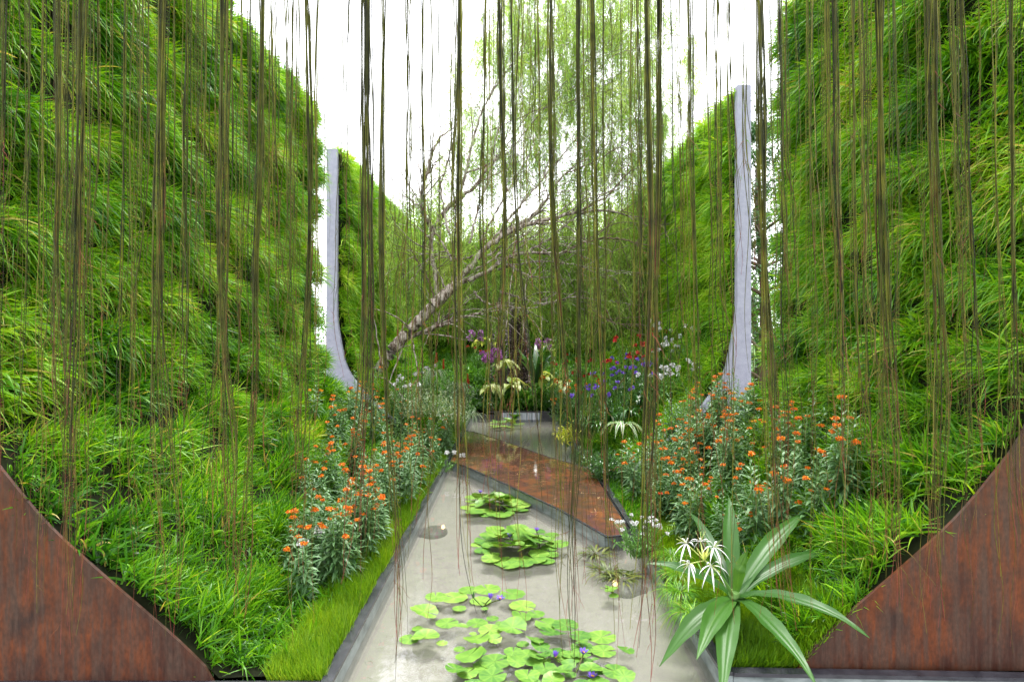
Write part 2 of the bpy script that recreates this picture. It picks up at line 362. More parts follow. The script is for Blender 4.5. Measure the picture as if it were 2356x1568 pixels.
def back_grass():
    n = int(3200 * QG); per = 12
    x = U(-3.2, 3.2, n); z = U(.8, 5.35, n); B = np.stack([x, np.full(n, YB), z], -1)
    D = norm(np.stack([.35 * waves(x, z, 77, .8), -np.ones(n) * .8, .4 * np.ones(n)], -1))
    hue = waves(x, z, 78, .7)
    B = np.repeat(B, per, 0) + U(-.05, .05, (n * per, 3)); D = np.repeat(D, per, 0) + U(-.5, .5, (n * per, 3))
    mb = MB(); blades(mb, B, D, .36 * U(.6, 1.3, n * per), .016, U(.5, 1.2, n * per), np.clip(np.repeat(.42 + .15 * hue, per) + rng.normal(0, .15, n * per), 0, 1), 4)
    tag(mb.build('wall_grass', M['grass_far']), 'hanging green grass covering the end wall', 'grass', None, 'stuff')
back_grass()

# corten end panels at the front, pale slabs at the gap
for side, y0, lab in ((-1, Y0L, 'rust brown steel end panel with sloping edge on the left'), (1, Y0R, 'rust brown steel end panel behind the crinum leaves, streaked grey')):
    s, x, z = smooth_profile(TOPN)
    pts = [(side * (a - .045), y0, b + .02) for a, b in zip(x, z)] + [(side * 3.5, y0, TOPN + .02), (side * 3.5, y0, .105), (side * 1.62, y0, .105)]
    tag(poly_obj('steel_screen', pts, (0, .02, 0), M['corten'], bevel=0), lab, 'steel panel')
for side, y0, wd, lab, top in ((-1, YS_L, .0, 'narrow pale concrete slab standing at the left gap', 5.5), (1, YS_R, -.04, 'tall pale concrete slab flaring at its foot by the right gap', 5.58)):
    s, x, z = smooth_profile(top)
    x2 = x + (.012 if side < 0 else -.03)
    pts = [(side * (a - .02), y0, b) for a, b in zip(x2, z)] + [(side * (3.385 + wd), y0, top), (side * (3.385 + wd), y0, -.3), (side * 1.64, y0, -.3)]
    tag(poly_obj('concrete_slab', pts, (0, .11, 0), M['concrete'], bevel=.004), lab, 'concrete slab')

# ------------------------------------------------------------------ ground, pool, kerbs, platform
def sheet(name, x0, y0, x1, y1, z, mat):
    mb = MB(); mb.add([(x0, y0, z), (x1, y0, z), (x1, y1, z), (x0, y1, z)], [[0, 1, 2, 3]]); return struct(mb.build(name, mat, smooth=False))
M['lawn'] = plain('lawn', (.06, .12, .02), .9, .2, noise=(2, [(.3, (.035, .08, .012)), (.7, (.08, .15, .03))], (1, 1, 1)))
sheet('ground', -400, -400, 400, 400, -.31, M['lawn'])
sheet('pool_floor', -6, .3, 6, 16.2, -.075, M['sand'])
sheet('water', -5.9, .35, 5.9, 16.1, 0.0, M['water'])
def bed(name, xs, ys, fz, mat):
    X, Y = np.meshgrid(xs, ys, indexing='ij'); Z = fz(X, Y); a, b = X.shape; mb = MB()
    idx = np.arange(a * b).reshape(a, b)
    mb.add(np.stack([X, Y, Z], -1), np.stack([idx[:-1, :-1], idx[1:, :-1], idx[1:, 1:], idx[:-1, 1:]], -1))
    return struct(mb.build(name, mat))
def fz(X, Y): return np.where(((X > 2.4) & (Y > YG_R - .3) & (Y < YS_R)) | ((X < -2.4) & (Y > YG_L - .3) & (Y < YS_L)), np.minimum(gz(X), .85), gz(X)) + .02 * waves(X, Y, 5, .3) * (np.abs(X) < 1.6) - .03 * (np.abs(X) > 1.75)
bed('soil_left', np.linspace(-3.0, POOLX0 - .045, 30), np.linspace(Y0L + .08, YB, 120), fz, M['soil'])
bed('soil_right', np.linspace(POOLX1 + .045, 3.0, 30), np.linspace(Y0R + .08, YB, 120), fz, M['soil'])
def mound(x, y): return np.maximum(gz(x), .10 + np.clip((y - 16.2) / 4.4, 0, 1) ** .8 * 1.25)
bed('soil_mound', np.linspace(-3.1, 3.1, 40), np.linspace(16.25, YB, 30), mound, M['soil'])
def kerb(name, pts, lab, wd=.05, h=.13):    # dark rim on a stone face, following a line in plan
    root = empty(name, (pts[0][0], pts[0][1], 0)); tag(root, lab, 'pool kerb')
    P = np.array(pts, float); d = norm(np.gradient(P, axis=0)) if len(P) > 2 else norm(np.diff(P, axis=0).repeat(2, 0))
    nrm = np.stack([-d[:, 1], d[:, 0]], -1)
    for nm, z0, z1, o0, o1, mt in (('stone_face', -.2, h - .022, 0, wd, 'stone'), ('rim', h - .022, h, -.012, wd + .004, 'rim')):
        mb = MB(); A = P + nrm * o0; B = P + nrm * o1
        V = []
        for i in range(len(P)):
            V += [(*A[i], z0), (*A[i], z1), (*B[i], z1), (*B[i], z0)]
        F = []
        for i in range(len(P) - 1):
            for k in range(4): F.append([4 * i + k, 4 * i + (k + 1) % 4, 4 * i + 4 + (k + 1) % 4, 4 * i + 4 + k])
        e = 4 * (len(P) - 1); F += [[3, 2, 1, 0], [e, e + 1, e + 2, e + 3]]
        mb.add(V, F); child_at(mb.build(nm, M[mt], smooth=False), root)
kerb('pool_kerb', [(POOLX0, Y0L - .04), (POOLX0, 16.0)], 'dark rimmed stone kerb along the left edge of the pond')
kerb('pool_kerb', [(POOLX1, 16.0), (POOLX1, Y0R - .06)], 'dark rimmed stone kerb along the right edge of the pond')
kerb('pool_kerb', [(-5.5, Y0L - .055), (POOLX0 - .051, Y0L - .055)], 'dark kerb below the left rusty panel')
kerb('pool_kerb', [(POOLX1 + .054, Y0R - .06), (5.5, Y0R - .2)], 'dark kerb below the right rusty panel')
# corten walkway crossing the pond
pl = empty('steel_platform', (0, 8, 0)); tag(pl, 'wet rust coloured steel platform crossing the pond at an angle', 'platform')
PP = [(-1.0, 9.75), (-.75, 9.45), (-.10, 8.22), (.54, 6.93), (.91, 5.98), (1.07, 6.03), (1.155, 6.3), (1.155, 9.1), (1.02, 9.37), (.60, 10.06), (-.11, 11.6), (-.80, 12.9), (-.955, 13.0), (-.955, 9.75)][1:]
child_at(poly_obj('deck', [(a, b, .118) for a, b in PP], (0, 0, .014), M['corten_wet']), pl)
cx, cy = .2, 9.3
child_at(poly_obj('stone_base', [(a + (cx - a) * .03, b + (cy - b) * .02, -.14) for a, b in PP], (0, 0, .256), M['stone']), pl)
edge = MB()
for (a, b), (c, d) in zip(PP, PP[1:]):
    if a > 1.1 and c > 1.1 or a < -.9 and c < -.9: continue
    tube(edge, [(a, b, .128), (c, d, .128)], .011, 6)
child_at(edge.build('edge_strip', M['rim']), pl)
# needles and petals fallen on the wet steel
mb = MB(); n = 260
P0 = np.stack([U(-.7, 1.1, n), U(6.6, 12, n), np.full(n, .1365)], -1)
x_near = np.interp(P0[:, 1], [5.98, 6.93, 8.22, 9.45], [.91, .54, -.1, -.75]); x_far = np.interp(P0[:, 1], [9.1, 10.06, 11.6, 12.9], [1.15, .6, -.11, -.8])
P0 = P0[(P0[:, 0] > x_near + .06) & (P0[:, 0] < x_far - .06)]; n = len(P0); a = U(0, 6.28, n); L = U(.03, .11, n)
d = np.stack([np.cos(a), np.sin(a), 0 * a], -1) * L[:, None]
ribbon(mb, np.stack([P0 - d / 2, P0 + d / 2 * 0 + U(-.006, .006, (n, 1)) * np.array([1, 1, 0]), P0 + d / 2], 1), .005, np.stack([-np.sin(a), np.cos(a), 0 * a], -1), U(0, 1, n))
tag(mb.build('leaf_litter', leaf_mat('litter', [(0, (.10, .05, .02)), (.5, (.35, .18, .07)), (1, (.55, .40, .2))], .6, 0)), 'scattered dry needles lying on the wet rusty platform', 'leaf litter', None, 'stuff')
# needles on the pool floor
mb = MB(); n = 420; P0 = np.stack([U(-.95, 1.15, n), 3 + 6.5 * U(0, 1, n) ** 1.3, np.full(n, -.072)], -1); a = U(0, 6.28, n); L = U(.015, .05, n)
d = np.stack([np.cos(a), np.sin(a), 0 * a], -1) * L[:, None]
ribbon(mb, np.stack([P0 - d / 2, P0 + d / 2], 1), .003, np.stack([-np.sin(a), np.cos(a), 0 * a], -1), U(0, .4, n))
tag(mb.build('leaf_litter', M['olive']), 'fine dark debris scattered over the pale floor of the pond', 'leaf litter', None, 'stuff')
# waterfall ledge
wf = empty('waterfall', (0, 16.1, 0)); tag(wf, 'low dark waterfall ledge at the far end of the pond', 'waterfall')
mb = MB(); box(mb, (-.45, 16.02, -.2), (.95, 16.2, .20)); child_at(mb.build('ledge', M['rim'], smooth=False), wf)
mb = MB(); box(mb, (-.62, 15.98, .17), (.98, 16.3, .205)); box(mb, (-.42, 15.985, .0), (-.3, 16.018, .168)); child_at(mb.build('lip', M['rim'], smooth=False), wf)
mb = MB(); xs = np.linspace(-.28, .72, 30)
P = np.stack([np.stack([xs, 15.96 + .008 * np.sin(xs * 50) - .05 * t, .17 - .17 * np.full(30, t)], -1) for t in np.linspace(0, 1, 5)], 0)
idx = np.arange(150).reshape(5, 30); mb.add(P, np.stack([idx[:-1, :-1], idx[:-1, 1:], idx[1:, 1:], idx[1:, :-1]], -1))
child_at(mb.build('falling_water', plain('falling_water', (.25, .27, .33), .1, .9), smooth=True), wf)
mb = MB(); box(mb, (-1.0, 16.02, -.2), (-.45, 16.18, .12)); box(mb, (.95, 16.02, -.2), (1.2, 16.18, .12)); struct(mb.build('pool_end_wall', M['rim'], smooth=False))

# submerged lamps
def pond_lamp(x, y, ang, sc, lensoff, lab):
    r = empty('pond_lamp', (x, y, -.0745)); tag(r, lab, 'lamp')
    mb = MB(); k = 28; rings = []
    for j, (rr, zz) in enumerate([(1, 0), (.97, .045), (.8, .085), (.5, .11), (.15, .125), (.01, .127)]):
        th = np.linspace(0, 2 * math.pi, k, endpoint=False); tip = 1 + .75 * np.exp(-((np.angle(np.exp(1j * (th - math.pi)))) / .38) ** 2)
        rad = .145 * sc * rr * tip; rings.append(np.stack([rad * np.cos(th + ang) , rad * np.sin(th + ang) * 1.35, np.full(k, zz * .5)], -1))
    V = np.concatenate(rings); F = [[j * k + i, j * k + (i + 1) % k, (j + 1) * k + (i + 1) % k, (j + 1) * k + i] for j in range(5) for i in range(k)]
    mb.add(V, F); mb.build('housing', M['lamp'], r)
    mb = MB(); th = np.linspace(0, 2 * math.pi, 17)[:-1]
    c = np.array([lensoff[0], lensoff[1], .048]); V = np.concatenate([c + np.stack([.022 * np.cos(th), .055 * np.sin(th), 0 * th], -1), c + np.array([[0, 0, .02]]) + np.stack([.014 * np.cos(th), .04 * np.sin(th), 0 * th], -1)])
    F = [[i, (i + 1) % 16, 16 + (i + 1) % 16, 16 + i] for i in range(16)] + [[16, 17 + i, 18 + i, 19 + i] for i in range(0, 13, 2)]
    mb.add(V, F); mb.build('lens', M['lens'], r)
pond_lamp(-.84, 6.75, math.radians(8), 1.0, (.09, .05), 'dark drop shaped lamp glowing on the pond floor near the left kerb')
pond_lamp(.93, 5.20, math.radians(180), .8, (-.07, .02), 'dark round lamp on the pond floor under the overhanging plants')

# ------------------------------------------------------------------ weeping tree
def spline(pts, m=40, jit=0.0):
    P = np.array(pts, float); d = np.r_[0, np.cumsum(np.linalg.norm(np.diff(P, axis=0), axis=1))]; s = np.linspace(0, d[-1], m)
    Q = np.stack([np.interp(s, d, P[:, i]) for i in range(P.shape[1])], -1)
    k = np.array([1, 2, 3, 2, 1]) / 9.
    for _ in range(2):
        Q2 = np.stack([np.convolve(np.pad(Q[:, i], 2, 'edge'), k, 'valid') for i in range(P.shape[1])], -1); Q2[0] = Q[0]; Q2[-1] = Q[-1]; Q = Q2
    if jit: Q[1:-1, :3] += U(-jit, jit, (m - 2, 3))
    return Q
tree = empty('weeping_tree', tuple(at(862, 880, 12.4))); tag(tree, 'leaning tree with twisted pale trunk and drooping leaves over the pond', 'tree')
def limb(name, pts, D, parent, k=8, m=36):   # pts: (x, y, radius_m) ; D: start and end distance
    d = np.linspace(D[0], D[1], len(pts)); P = np.array([[*at(x, y, dd), r] for (x, y, r), dd in zip(pts, d)])
    Q = spline(P, m); Q[1:-1, :3] += rng.normal(0, .011, (m - 2, 3)); R = .95 * Q[:, 3] * (1 + .14 * np.sin(np.arange(m) * 2.1) * U(.3, 1, m))
    mb = MB(); tube(mb, Q[:, :3], R, k); tube_ends.append(Q)
    for _ in range(13):
        i = int(rng.integers(8, m - 2)); q = Q[i, :3]; L = U(.4, 1.6); d = norm(Q[i, :3] - Q[i - 3, :3] + U(-.25, .25, 3) + np.array([0, 0, U(-.05, .12)])); 
        e = q + d * L * .5 + np.array([0, 0, U(-.05, .15)]); f = q + d * L + np.array([0, 0, U(-.35, .2)])
        tube(mb, spline([tuple(q), tuple(e), tuple(f)], 12, .012), np.linspace(min(R[i] * .5, .02), .005, 12), 4)
    return child_at(mb.build(name, M['wood'] if P[0, 3] > .02 else M['twig']), parent)
tube_ends = []
limb('trunk', [(850, 905, .13), (866, 860, .12), (905, 800, .12), (960, 742, .11), (1010, 690, .125), (1055, 650, .10)], (12.1, 12.3), tree, 10, 60)
BR = [
 ([(1045, 655, .08), (1075, 622, .07), (1110, 578, .06), (1150, 540, .055), (1200, 520, .05), (1260, 503, .04), (1330, 488, .03), (1420, 480, .02), (1450, 500, .01)], (12.6, 12.2)),
 ([(1150, 540, .045), (1200, 515, .04), (1245, 480, .035), (1275, 425, .025), (1310, 390, .018), (1390, 340, .01)], (12.5, 12.9)),
 ([(1050, 652, .06), (1090, 640, .05), (1130, 620, .045), (1165, 590, .035), (1220, 580, .03), (1290, 582, .02), (1345, 575, .01)], (12.6, 12.0)),
 ([(1145, 605, .03), (1175, 610, .025), (1205, 630, .02), (1240, 640, .01), (1275, 636, .006)], (12.4, 12.0)),
 ([(905, 795, .06), (950, 772, .045), (1000, 752, .04), (1055, 735, .03), (1110, 715, .02), (1160, 700, .01)], (12.4, 12.0)),
 ([(985, 765, .03), (1020, 735, .02), (1035, 720, .008)], (12.4, 12.4)),
 ([(1010, 690, .06), (1000, 620, .05), (985, 570, .045), (1000, 530, .05), (1012, 490, .055), (1050, 460, .045), (1095, 430, .035), (1130, 372, .03), (1170, 350, .02)], (12.6, 12.9)),
 ([(1050, 462, .035), (1075, 400, .03), (1085, 330, .025), (1110, 250, .02), (1160, 170, .014), (1210, 100, .008), (1240, 40, .004)], (12.8, 12.6)),
 ([(1070, 400, .025), (1110, 385, .02), (1150, 360, .016), (1190, 300, .012), (1240, 220, .008)], (12.8, 13.2)),
 ([(1000, 540, .035), (970, 490, .04), (970, 440, .035), (988, 380, .03), (1000, 330, .025), (1030, 300, .015), (1060, 285, .006)], (12.7, 12.4)),
 ([(985, 400, .02), (1010, 365, .012), (1040, 350, .006)], (12.5, 12.5)),
 ([(1110, 578, .03), (1060, 600, .02), (1020, 575, .012), (980, 600, .006)], (12.6, 12.2)),
 ([(1175, 600, .02), (1190, 560, .018), (1178, 520, .016), (1195, 470, .013), (1230, 430, .01), (1280, 400, .005)], (12.7, 13.6)),
 ([(1300, 400, .014), (1370, 370, .011), (1440, 330, .008), (1500, 300, .004)], (12.5, 12.0)),
 ([(1330, 488, .018), (1400, 450, .014), (1440, 400, .010), (1475, 380, .005)], (12.2, 11.8)),
 ([(1290, 582, .015), (1350, 555, .02), (1410, 545, .018), (1470, 560, .012), (1520, 572, .006)], (12.2, 11.6)),
 ([(1130, 300, .01), (1220, 260, .009), (1320, 230, .007), (1420, 200, .004)], (12.8, 12.4)),
 ([(1180, 340, .012), (1280, 210, .009), (1360, 130, .006), (1450, 60, .003)], (13, 12.6)),
 ([(1320, 230, .006), (1400, 130, .006), (1480, 108, .005), (1580, 112, .003)], (12.4, 12.0)),
 ([(1000, 690, .02), (985, 640, .02), (960, 600, .015), (945, 570, .008)], (12.6, 13)),
 ([(930, 640, .016), (915, 580, .014), (912, 520, .010), (895, 480, .006)], (13.4, 13.4)),
 ([(1430, 480, .01), (1490, 520, .008), (1540, 512, .005)], (12, 11.6)),
 ([(1350, 700, .01), (1400, 740, .01), (1470, 750, .006)], (12, 11.6)),
]
for x1, y1, x2, y2, dd in ((1150,470,1230,330,13.2),(1130,600,1240,520,12.0),(1240,700,1380,690,12.2),(1160,560,1300,440,12.8),(1100,480,1150,300,13),(1230,600,1400,640,12),(1120,700,1260,740,12.1),(1020,560,900,430,12.8),(1200,470,1340,300,12.6),(1250,560,1430,420,12.3),(1010,440,1060,200,12.9)):
    BR.append(([((1060 + x1) / 2, (640 + y1) / 2, .026), (x1, y1, .02), ((x1 + x2) / 2 + 12, (y1 + y2) / 2 - 14, .015), (x2, y2, .006)], (12.5, dd)))
for p, D in BR: limb('branch', p, D, tree, 7, 34)
BL = [(1290,40,110,80,170),(1400,30,110,80,170),(1480,80,70,90,60),(1270,150,90,70,110),(1400,160,90,80,130),(1130,200,90,90,70),(1085,330,60,60,60),(1180,90,70,70,80),(1060,420,80,60,50),(1170,380,80,60,60),(1240,250,70,70,70),(1580,430,60,70,50),
 (1200,330,80,80,60),(1300,270,90,70,110),(1420,300,100,90,150),(1500,370,90,80,120),(1592,170,22,60,22),(1480,240,80,70,80),(1150,430,60,50,16),(1290,400,90,60,90),
 (1420,430,100,60,150),(1540,470,80,70,110),(1030,520,60,70,60),(950,560,70,90,110),(1100,600,90,70,130),(1000,680,90,80,150),(1200,590,110,60,170),(1330,560,110,80,200),
 (1440,600,100,90,200),(1530,600,80,90,120),(1250,670,120,70,220),(1400,690,120,60,200),(1100,700,90,60,140),(1320,720,100,50,140),(1480,700,80,60,110),(1600,330,30,60,14),(890,600,60,90,60)]
tw = []; 
for cx_, cy_, rx, ry, c in BL:
    c = int(c * (2.3 if cy_ < 330 else 1.7)); a = U(0, 6.28, c); r = np.sqrt(U(0, 1, c)) * 1.15; D = 13.9 + rng.normal(0, .8, c)
    tw.append(np.stack([(cx_ + rx * r * np.cos(a) - 1178) * D / F0, D, HC - (cy_ + ry * r * np.sin(a) - 30 - 784) * D / F0], -1))
tw = np.concatenate(tw); n = len(tw)
sx_ = 1178 + tw[:, 0] * F0 / tw[:, 1]; sy_ = 784 - (tw[:, 2] - HC) * F0 / tw[:, 1]; tw = tw[~((sx_ > 1145) & (sx_ < 1225) & (sy_ > 670))]
tw = tw[(np.abs(tw[:, 0]) < 3.15) | (tw[:, 2] > 5.8)]; n = len(tw)
twb = MB(); T = np.linspace(0, 1, 6)[None, :, None]; dx = U(-1, 1, (n, 1, 3)) * np.array([.45, .45, .15]); Lt = U(.3, .85, (n, 1, 1))
TP = tw[:, None] + dx * Lt * T * (1.5 - T) + np.array([0, 0, -1]) * Lt * T ** 1.5
tube(twb, TP, np.linspace(.004, .0018, 6)[None], 3, .3)
child_at(twb.build('twigs', M['twig']), tree)
per = 22; q = U(.05, 1, (n, per)) * 5; i0 = np.minimum(q.astype(int), 4); f = (q - i0)[..., None]
ar = np.arange(n)[:, None]; B = (TP[ar, i0] * (1 - f) + TP[ar, i0 + 1] * f).reshape(-1, 3)
Dv = norm(U(-1, 1, B.shape) * np.array([1, 1, .4]) + np.array([0, 0, -.45]))
hue = np.repeat(np.clip(.45 + .2 * waves(tw[:, 0], tw[:, 2], 99, .9), 0, 1), per)
lb = MB(); blades(lb, B, Dv, U(.08, .18, len(B)), .013, U(.2, .6, len(B)), np.clip(hue + rng.normal(0, .2, len(B)), 0, 1), 3, 0, 2.2)
child_at(lb.build('foliage', M['tree']), tree)

# trunk wrapped in bark chips, standing on the mound
tr = empty('tree', (.12, 17.6, .5)); tag(tr, 'dark upright trunk covered in purple brown bark chips behind the cream leaves', 'tree')
mb = MB(); zz = np.linspace(.4, 4.8, 24); tube(mb, np.stack([.13 + .05 * np.sin(zz), np.full(24, 17.6), zz], -1), np.interp(zz, [.4, 1.2, 2.6, 4.8], [.36, .27, .20, .10]), 12); child_at(mb.build('trunk', M['trunk2']), tr)
n = 3200; z_ = U(.4, 4.7, n); a = U(0, 6.28, n); rr = np.interp(z_, [.4, 1.2, 2.6, 4.8], [.38, .28, .21, .11])
B = np.stack([.13 + .05 * np.sin(z_) + rr * np.cos(a), 17.6 + rr * np.sin(a), z_], -1); mb = MB()
blades(mb, B, np.stack([np.cos(a), np.sin(a), U(-.2, 1, n)], -1) + U(-.4, .4, (n, 3)), U(.04, .09, n), U(.03, .05, n), .2, U(0, 1, n), 3); child_at(mb.build('bark_chips', M['chip']), tr)
# dark hollow of a second stem to its left
tr2 = tr
mb = MB(); zz = np.linspace(.6, 2.35, 10); tube(mb, np.stack([-.22 - .06 * zz, np.full(10, 17.7), zz], -1), np.linspace(.15, .05, 10), 9); child_at(mb.build('trunk', M['trunk2']), tr2)
blades(mb, np.stack([-.22 - .06 * z_ + rr * np.cos(a), 17.7 + rr * np.sin(a), z_], -1), np.stack([np.cos(a), np.sin(a), U(-.2, 1, n)], -1), U(.04, .08, n), .04, .2, U(0, 1, n), 3); child_at(mb.build('bark_chips', M['chip']), tr2)

# trees outside the walls
def outside_tree(x, y, h, r, base, lab, mat, nleaf, tiers=False, group=None):
    r0 = empty('tree', (x, y, -.3)); tag(r0, lab, 'tree', group)
    mb = MB(); P = spline([(x, y, -.3), (x + .15, y, h * .4), (x - .1, y + .1, h * .7), (x, y, h * .95)], 20); tube(mb, P, np.linspace(.2, .04, 20), 8)
    for k in range(14):
        z_ = U(base, h * .9); a = U(0, 6.28); e = r * U(.6, 1) * (1 - .5 * z_ / h)
        tube(mb, spline([(x, y, z_), (x + e * .5 * math.cos(a), y + e * .5 * math.sin(a), z_ + .25 * e), (x + e * math.cos(a), y + e * math.sin(a), z_ + .3 * e)], 10), np.linspace(.06, .012, 10), 5)
    child_at(mb.build('trunk', M['twig']), r0)
    nc = 130; cz = U(base, h, nc)
    if tiers: cz = np.round(cz / .75) * .75 + U(-.1, .1, nc)
    a = U(0, 6.28, nc); rr = r * np.sqrt(U(.05, 1, nc)) * np.sqrt(np.clip(1 - ((cz - base) / (h - base)) ** 2.2, .05, 1))
    C = np.stack([x + rr * np.cos(a), y + rr * np.sin(a), cz], -1); per = nleaf // nc
    B = np.repeat(C, per, 0) + rng.normal(0, 1, (nc * per, 3)) * np.array([.42, .42, .14 if tiers else .3]) * (r / 2.2)
    mb = MB(); blades(mb, B, U(-1, 1, B.shape) + np.array([0, 0, .2]), U(.08, .2, len(B)), U(.03, .06, len(B)), .3, np.clip(np.repeat(U(.2, .8, nc), per) + rng.normal(0, .15, len(B)), 0, 1), 3)
    child_at(mb.build('crown', mat), r0)
outside_tree(6.6, 16.6, 8.0, 1.5, .8, 'dark layered tree seen through the gap beside the right concrete slab', M['dark'], 12000, True)
outside_tree(7.6, 19.5, 4.2, 2.2, .3, 'lower pale green tree seen low in the gap beside the right slab', M['mid'], 10000)
outside_tree(-8.8, 26, 3.9, 1.6, .3, 'small distant tree in the narrow gap beside the left slab', M['mid'], 6000)
for x, y, h, r in ((-3.4, 25, 7.2, 2.2), (-.6, 26, 6.8, 2.4), (2.4, 25.5, 7.6, 2.4), (5.0, 27, 7.9, 2.6)):
    outside_tree(x, y, h, r, 3.2, 'pale green tree standing beyond the end wall', M['tree'], 11000, False, 'trees beyond the end wall')

# ------------------------------------------------------------------ plants
def leafset(mb, B, D, L, W, droop, tint, S_=6, fold=.12, prof='lance', side=None, mat=0):
    n = len(B); t = np.linspace(0, 1, S_)[None, :, None]; D = norm(np.asarray(D, float)); L_ = np.broadcast_to(L, (n,))[:, None, None]; dr = np.broadcast_to(droop, (n,))[:, None, None]
    P = np.asarray(B)[:, None] + D[:, None] * L_ * t * (1 - .2 * dr * t) + np.array([0, 0, -1.]) * L_ * dr * t ** 2 * .75
    if side is None: side = norm(np.cross(D, np.array([0, 0, 1.])) + 1e-4)
    x = np.linspace(0, 1, S_)
    w_ = {'lance': np.sin(np.pi * np.clip(x, 0, 1) ** .75) ** .8, 'strap': np.clip(np.minimum(.55 + x * 1.5, (1 - x) * 2.6), 0, 1), 'oval': np.sin(np.pi * x ** .85) ** .6}[prof] * .96 + .04
    ribbon(mb, P, np.broadcast_to(W, (n,))[:, None] * w_[None], side, tint, fold, mat)
def ring(n, up=0.3, jit=.2):
    a = np.arange(n) * 2.399 + U(-jit, jit, n); return np.stack([np.cos(a), np.sin(a), np.broadcast_to(up, (n,)) + U(-.1, .1, n)], -1)
def florets(mb, c, r, n, size, mats=(0, 1), flat=.6):
    d = norm(rng.normal(0, 1, (n, 3))); d[:, 2] = np.abs(d[:, 2]) * flat + .1; P = np.asarray(c) + d * r * U(.6, 1, (n, 1))
    for m_, s, up in ((mats[0], size, -.25), (mats[1], size * .8, .55)):
        for k in range(4):
            a = norm(rng.normal(0, 1, (n, 3)) + d * up)
            ribbon(mb, np.stack([P, P + a * s * .6, P + a * s + np.array([0, 0, -s * .15])], 1), np.array([[.35, 1, .3]]) * s * .75, None, .5, 0, m_)
placed = {}
def place(proto, loc, rz=0, sc=1, label=None, group=None):
    """first use moves the prototype itself, later ones copy it with its parts"""
    if proto.name in placed:
        r = proto.copy(); col.objects.link(r)
        for ch in list(proto.children):
            c = ch.copy(); col.objects.link(c); c.parent = r
            for g in ch.children:
                e = g.copy(); col.objects.link(e); e.parent = c
    else: r = proto; placed[proto.name] = 1
    r.location = tuple(float(v) for v in loc); r.rotation_euler = (0, 0, rz); r.scale = (sc, sc, sc)
    if proto.name.startswith('milkweed'): r.rotation_euler = (U(-.16, .16), U(-.16, .16), rz)
    if label: r['label'] = label
    if group: r['group'] = group
    return r
def milkweed(kind):
    r = empty('milkweed'); tag(r, 'x', 'flowering plant'); H = U(.55, .75); st = MB(); fo = MB()
    tops = []
    stems = [(0, 0, H)] + [(U(-.12, .12), U(-.12, .12), H * U(.6, .95)) for _ in range(random.choice((2, 3, 3)))]
    for i, (dx, dy, h) in enumerate(stems):
        P = spline([(0, 0, -.05), (dx * .35, dy * .35, h * .4), (dx * .8 + U(-.02, .02), dy * .8, h * .75), (dx, dy, h)], 14); tube(st, P, np.linspace(.006, .003, 14), 5)
        m = int(h / .03); q = np.linspace(.12, .98, m); idx = q * 13; i0 = np.minimum(idx.astype(int), 12); B = P[i0] * (1 - (idx - i0))[:, None] + P[i0 + 1] * (idx - i0)[:, None]
        for k in (0, 1):
            a = np.arange(m) * 1.3 + k * math.pi + i; up = np.interp(q, [0, .7, 1], [.15, .45, 1.1])
            D = np.stack([np.cos(a), np.sin(a), up], -1) + U(-.15, .15, (m, 3))
            leafset(fo, B, D, np.interp(q, [0, .5, 1], [.12, .16, .07]) * U(.8, 1.15, m), np.interp(q, [0, .5, 1], [.024, .031, .014]), U(.25, .8, m), np.clip(rng.normal(.5, .2, m), 0, 1), 5, .14)
        tops.append(P[-1])
    st.build('stem', M['stem'], r); fo.build('leaves', M['milk'], r)
    mats = {'o': [M['orange'], M['amber']], 'y': [M['amber'], M['gold']], 'r': [M['coral'], M['orange']]}[kind]
    for tp in tops:
        if U(0, 1) < .52:
            mb = MB(); florets(mb, tp + np.array([0, 0, .012]), .027, 14, .015); mb.build('flower_head', mats, r)
    return r
mk = [milkweed('o') for _ in range(6)] + [milkweed('y')] + [milkweed('r')]
def scatter_bed(pts, labels):
    for (x, y, dz, sc, lab, grp) in pts:
        k = random.choice([0, 1, 2, 3, 4, 5, 0, 1, 2, 3, 4, 5, 7]) if lab != 'y' else 6
        place(mk[k], (x, y, gz(x) + dz), U(0, 6.28), sc, labels[0 if lab != 'y' else 1], grp)
LB = []
for _ in range(92):
    y = 4.6 + 6.6 * U(0, 1) ** .9; x = -U(np.interp(y, [4.6, 6, 7], [1.35, 1.2, 1.08]), np.interp(y, [4.6, 6, 9, 11.5], [1.6, 1.95, 2.45, 2.6])); LB.append((x, y, 0, U(.68, 1.18), 'o', 'orange milkweed in the left bed'))
for _ in range(9):
    LB.append((-U(2.2, 2.6), U(8, 11), 0, U(.8, 1.0), 'y', 'yellow milkweed in the left bed'))
scatter_bed(LB, ('orange flowered milkweed with narrow grey-green leaves in the left bed', 'yellow flowered milkweed high on the slope of the left bed'))
RB = []
for _ in range(112):
    y = 4.5 + 3.9 * U(0, 1); x = U(np.interp(y, [4.4, 5.2, 8], [2.0, 1.65, 1.35]), np.interp(y, [4.2, 6, 8.4], [2.5, 2.65, 2.75])); RB.append((x, y, 0, U(.62, 1.15), 'o', 'orange milkweed in the right bed'))
for _ in range(5):
    RB.append((U(2.0, 2.8), U(4.4, 7.5), 0, U(.8, 1.0), 'y', 'yellow milkweed in the right bed'))
scatter_bed(RB, ('orange flowered milkweed with narrow grey-green leaves in the right bed', 'yellow flowered milkweed among the orange ones in the right bed'))
place(mk[1], (-1.33, 4.75, .1), 1.0, 1.05, 'nearest orange milkweed at the front corner of the left bed, drooping leaves', 'orange milkweed in the left bed')
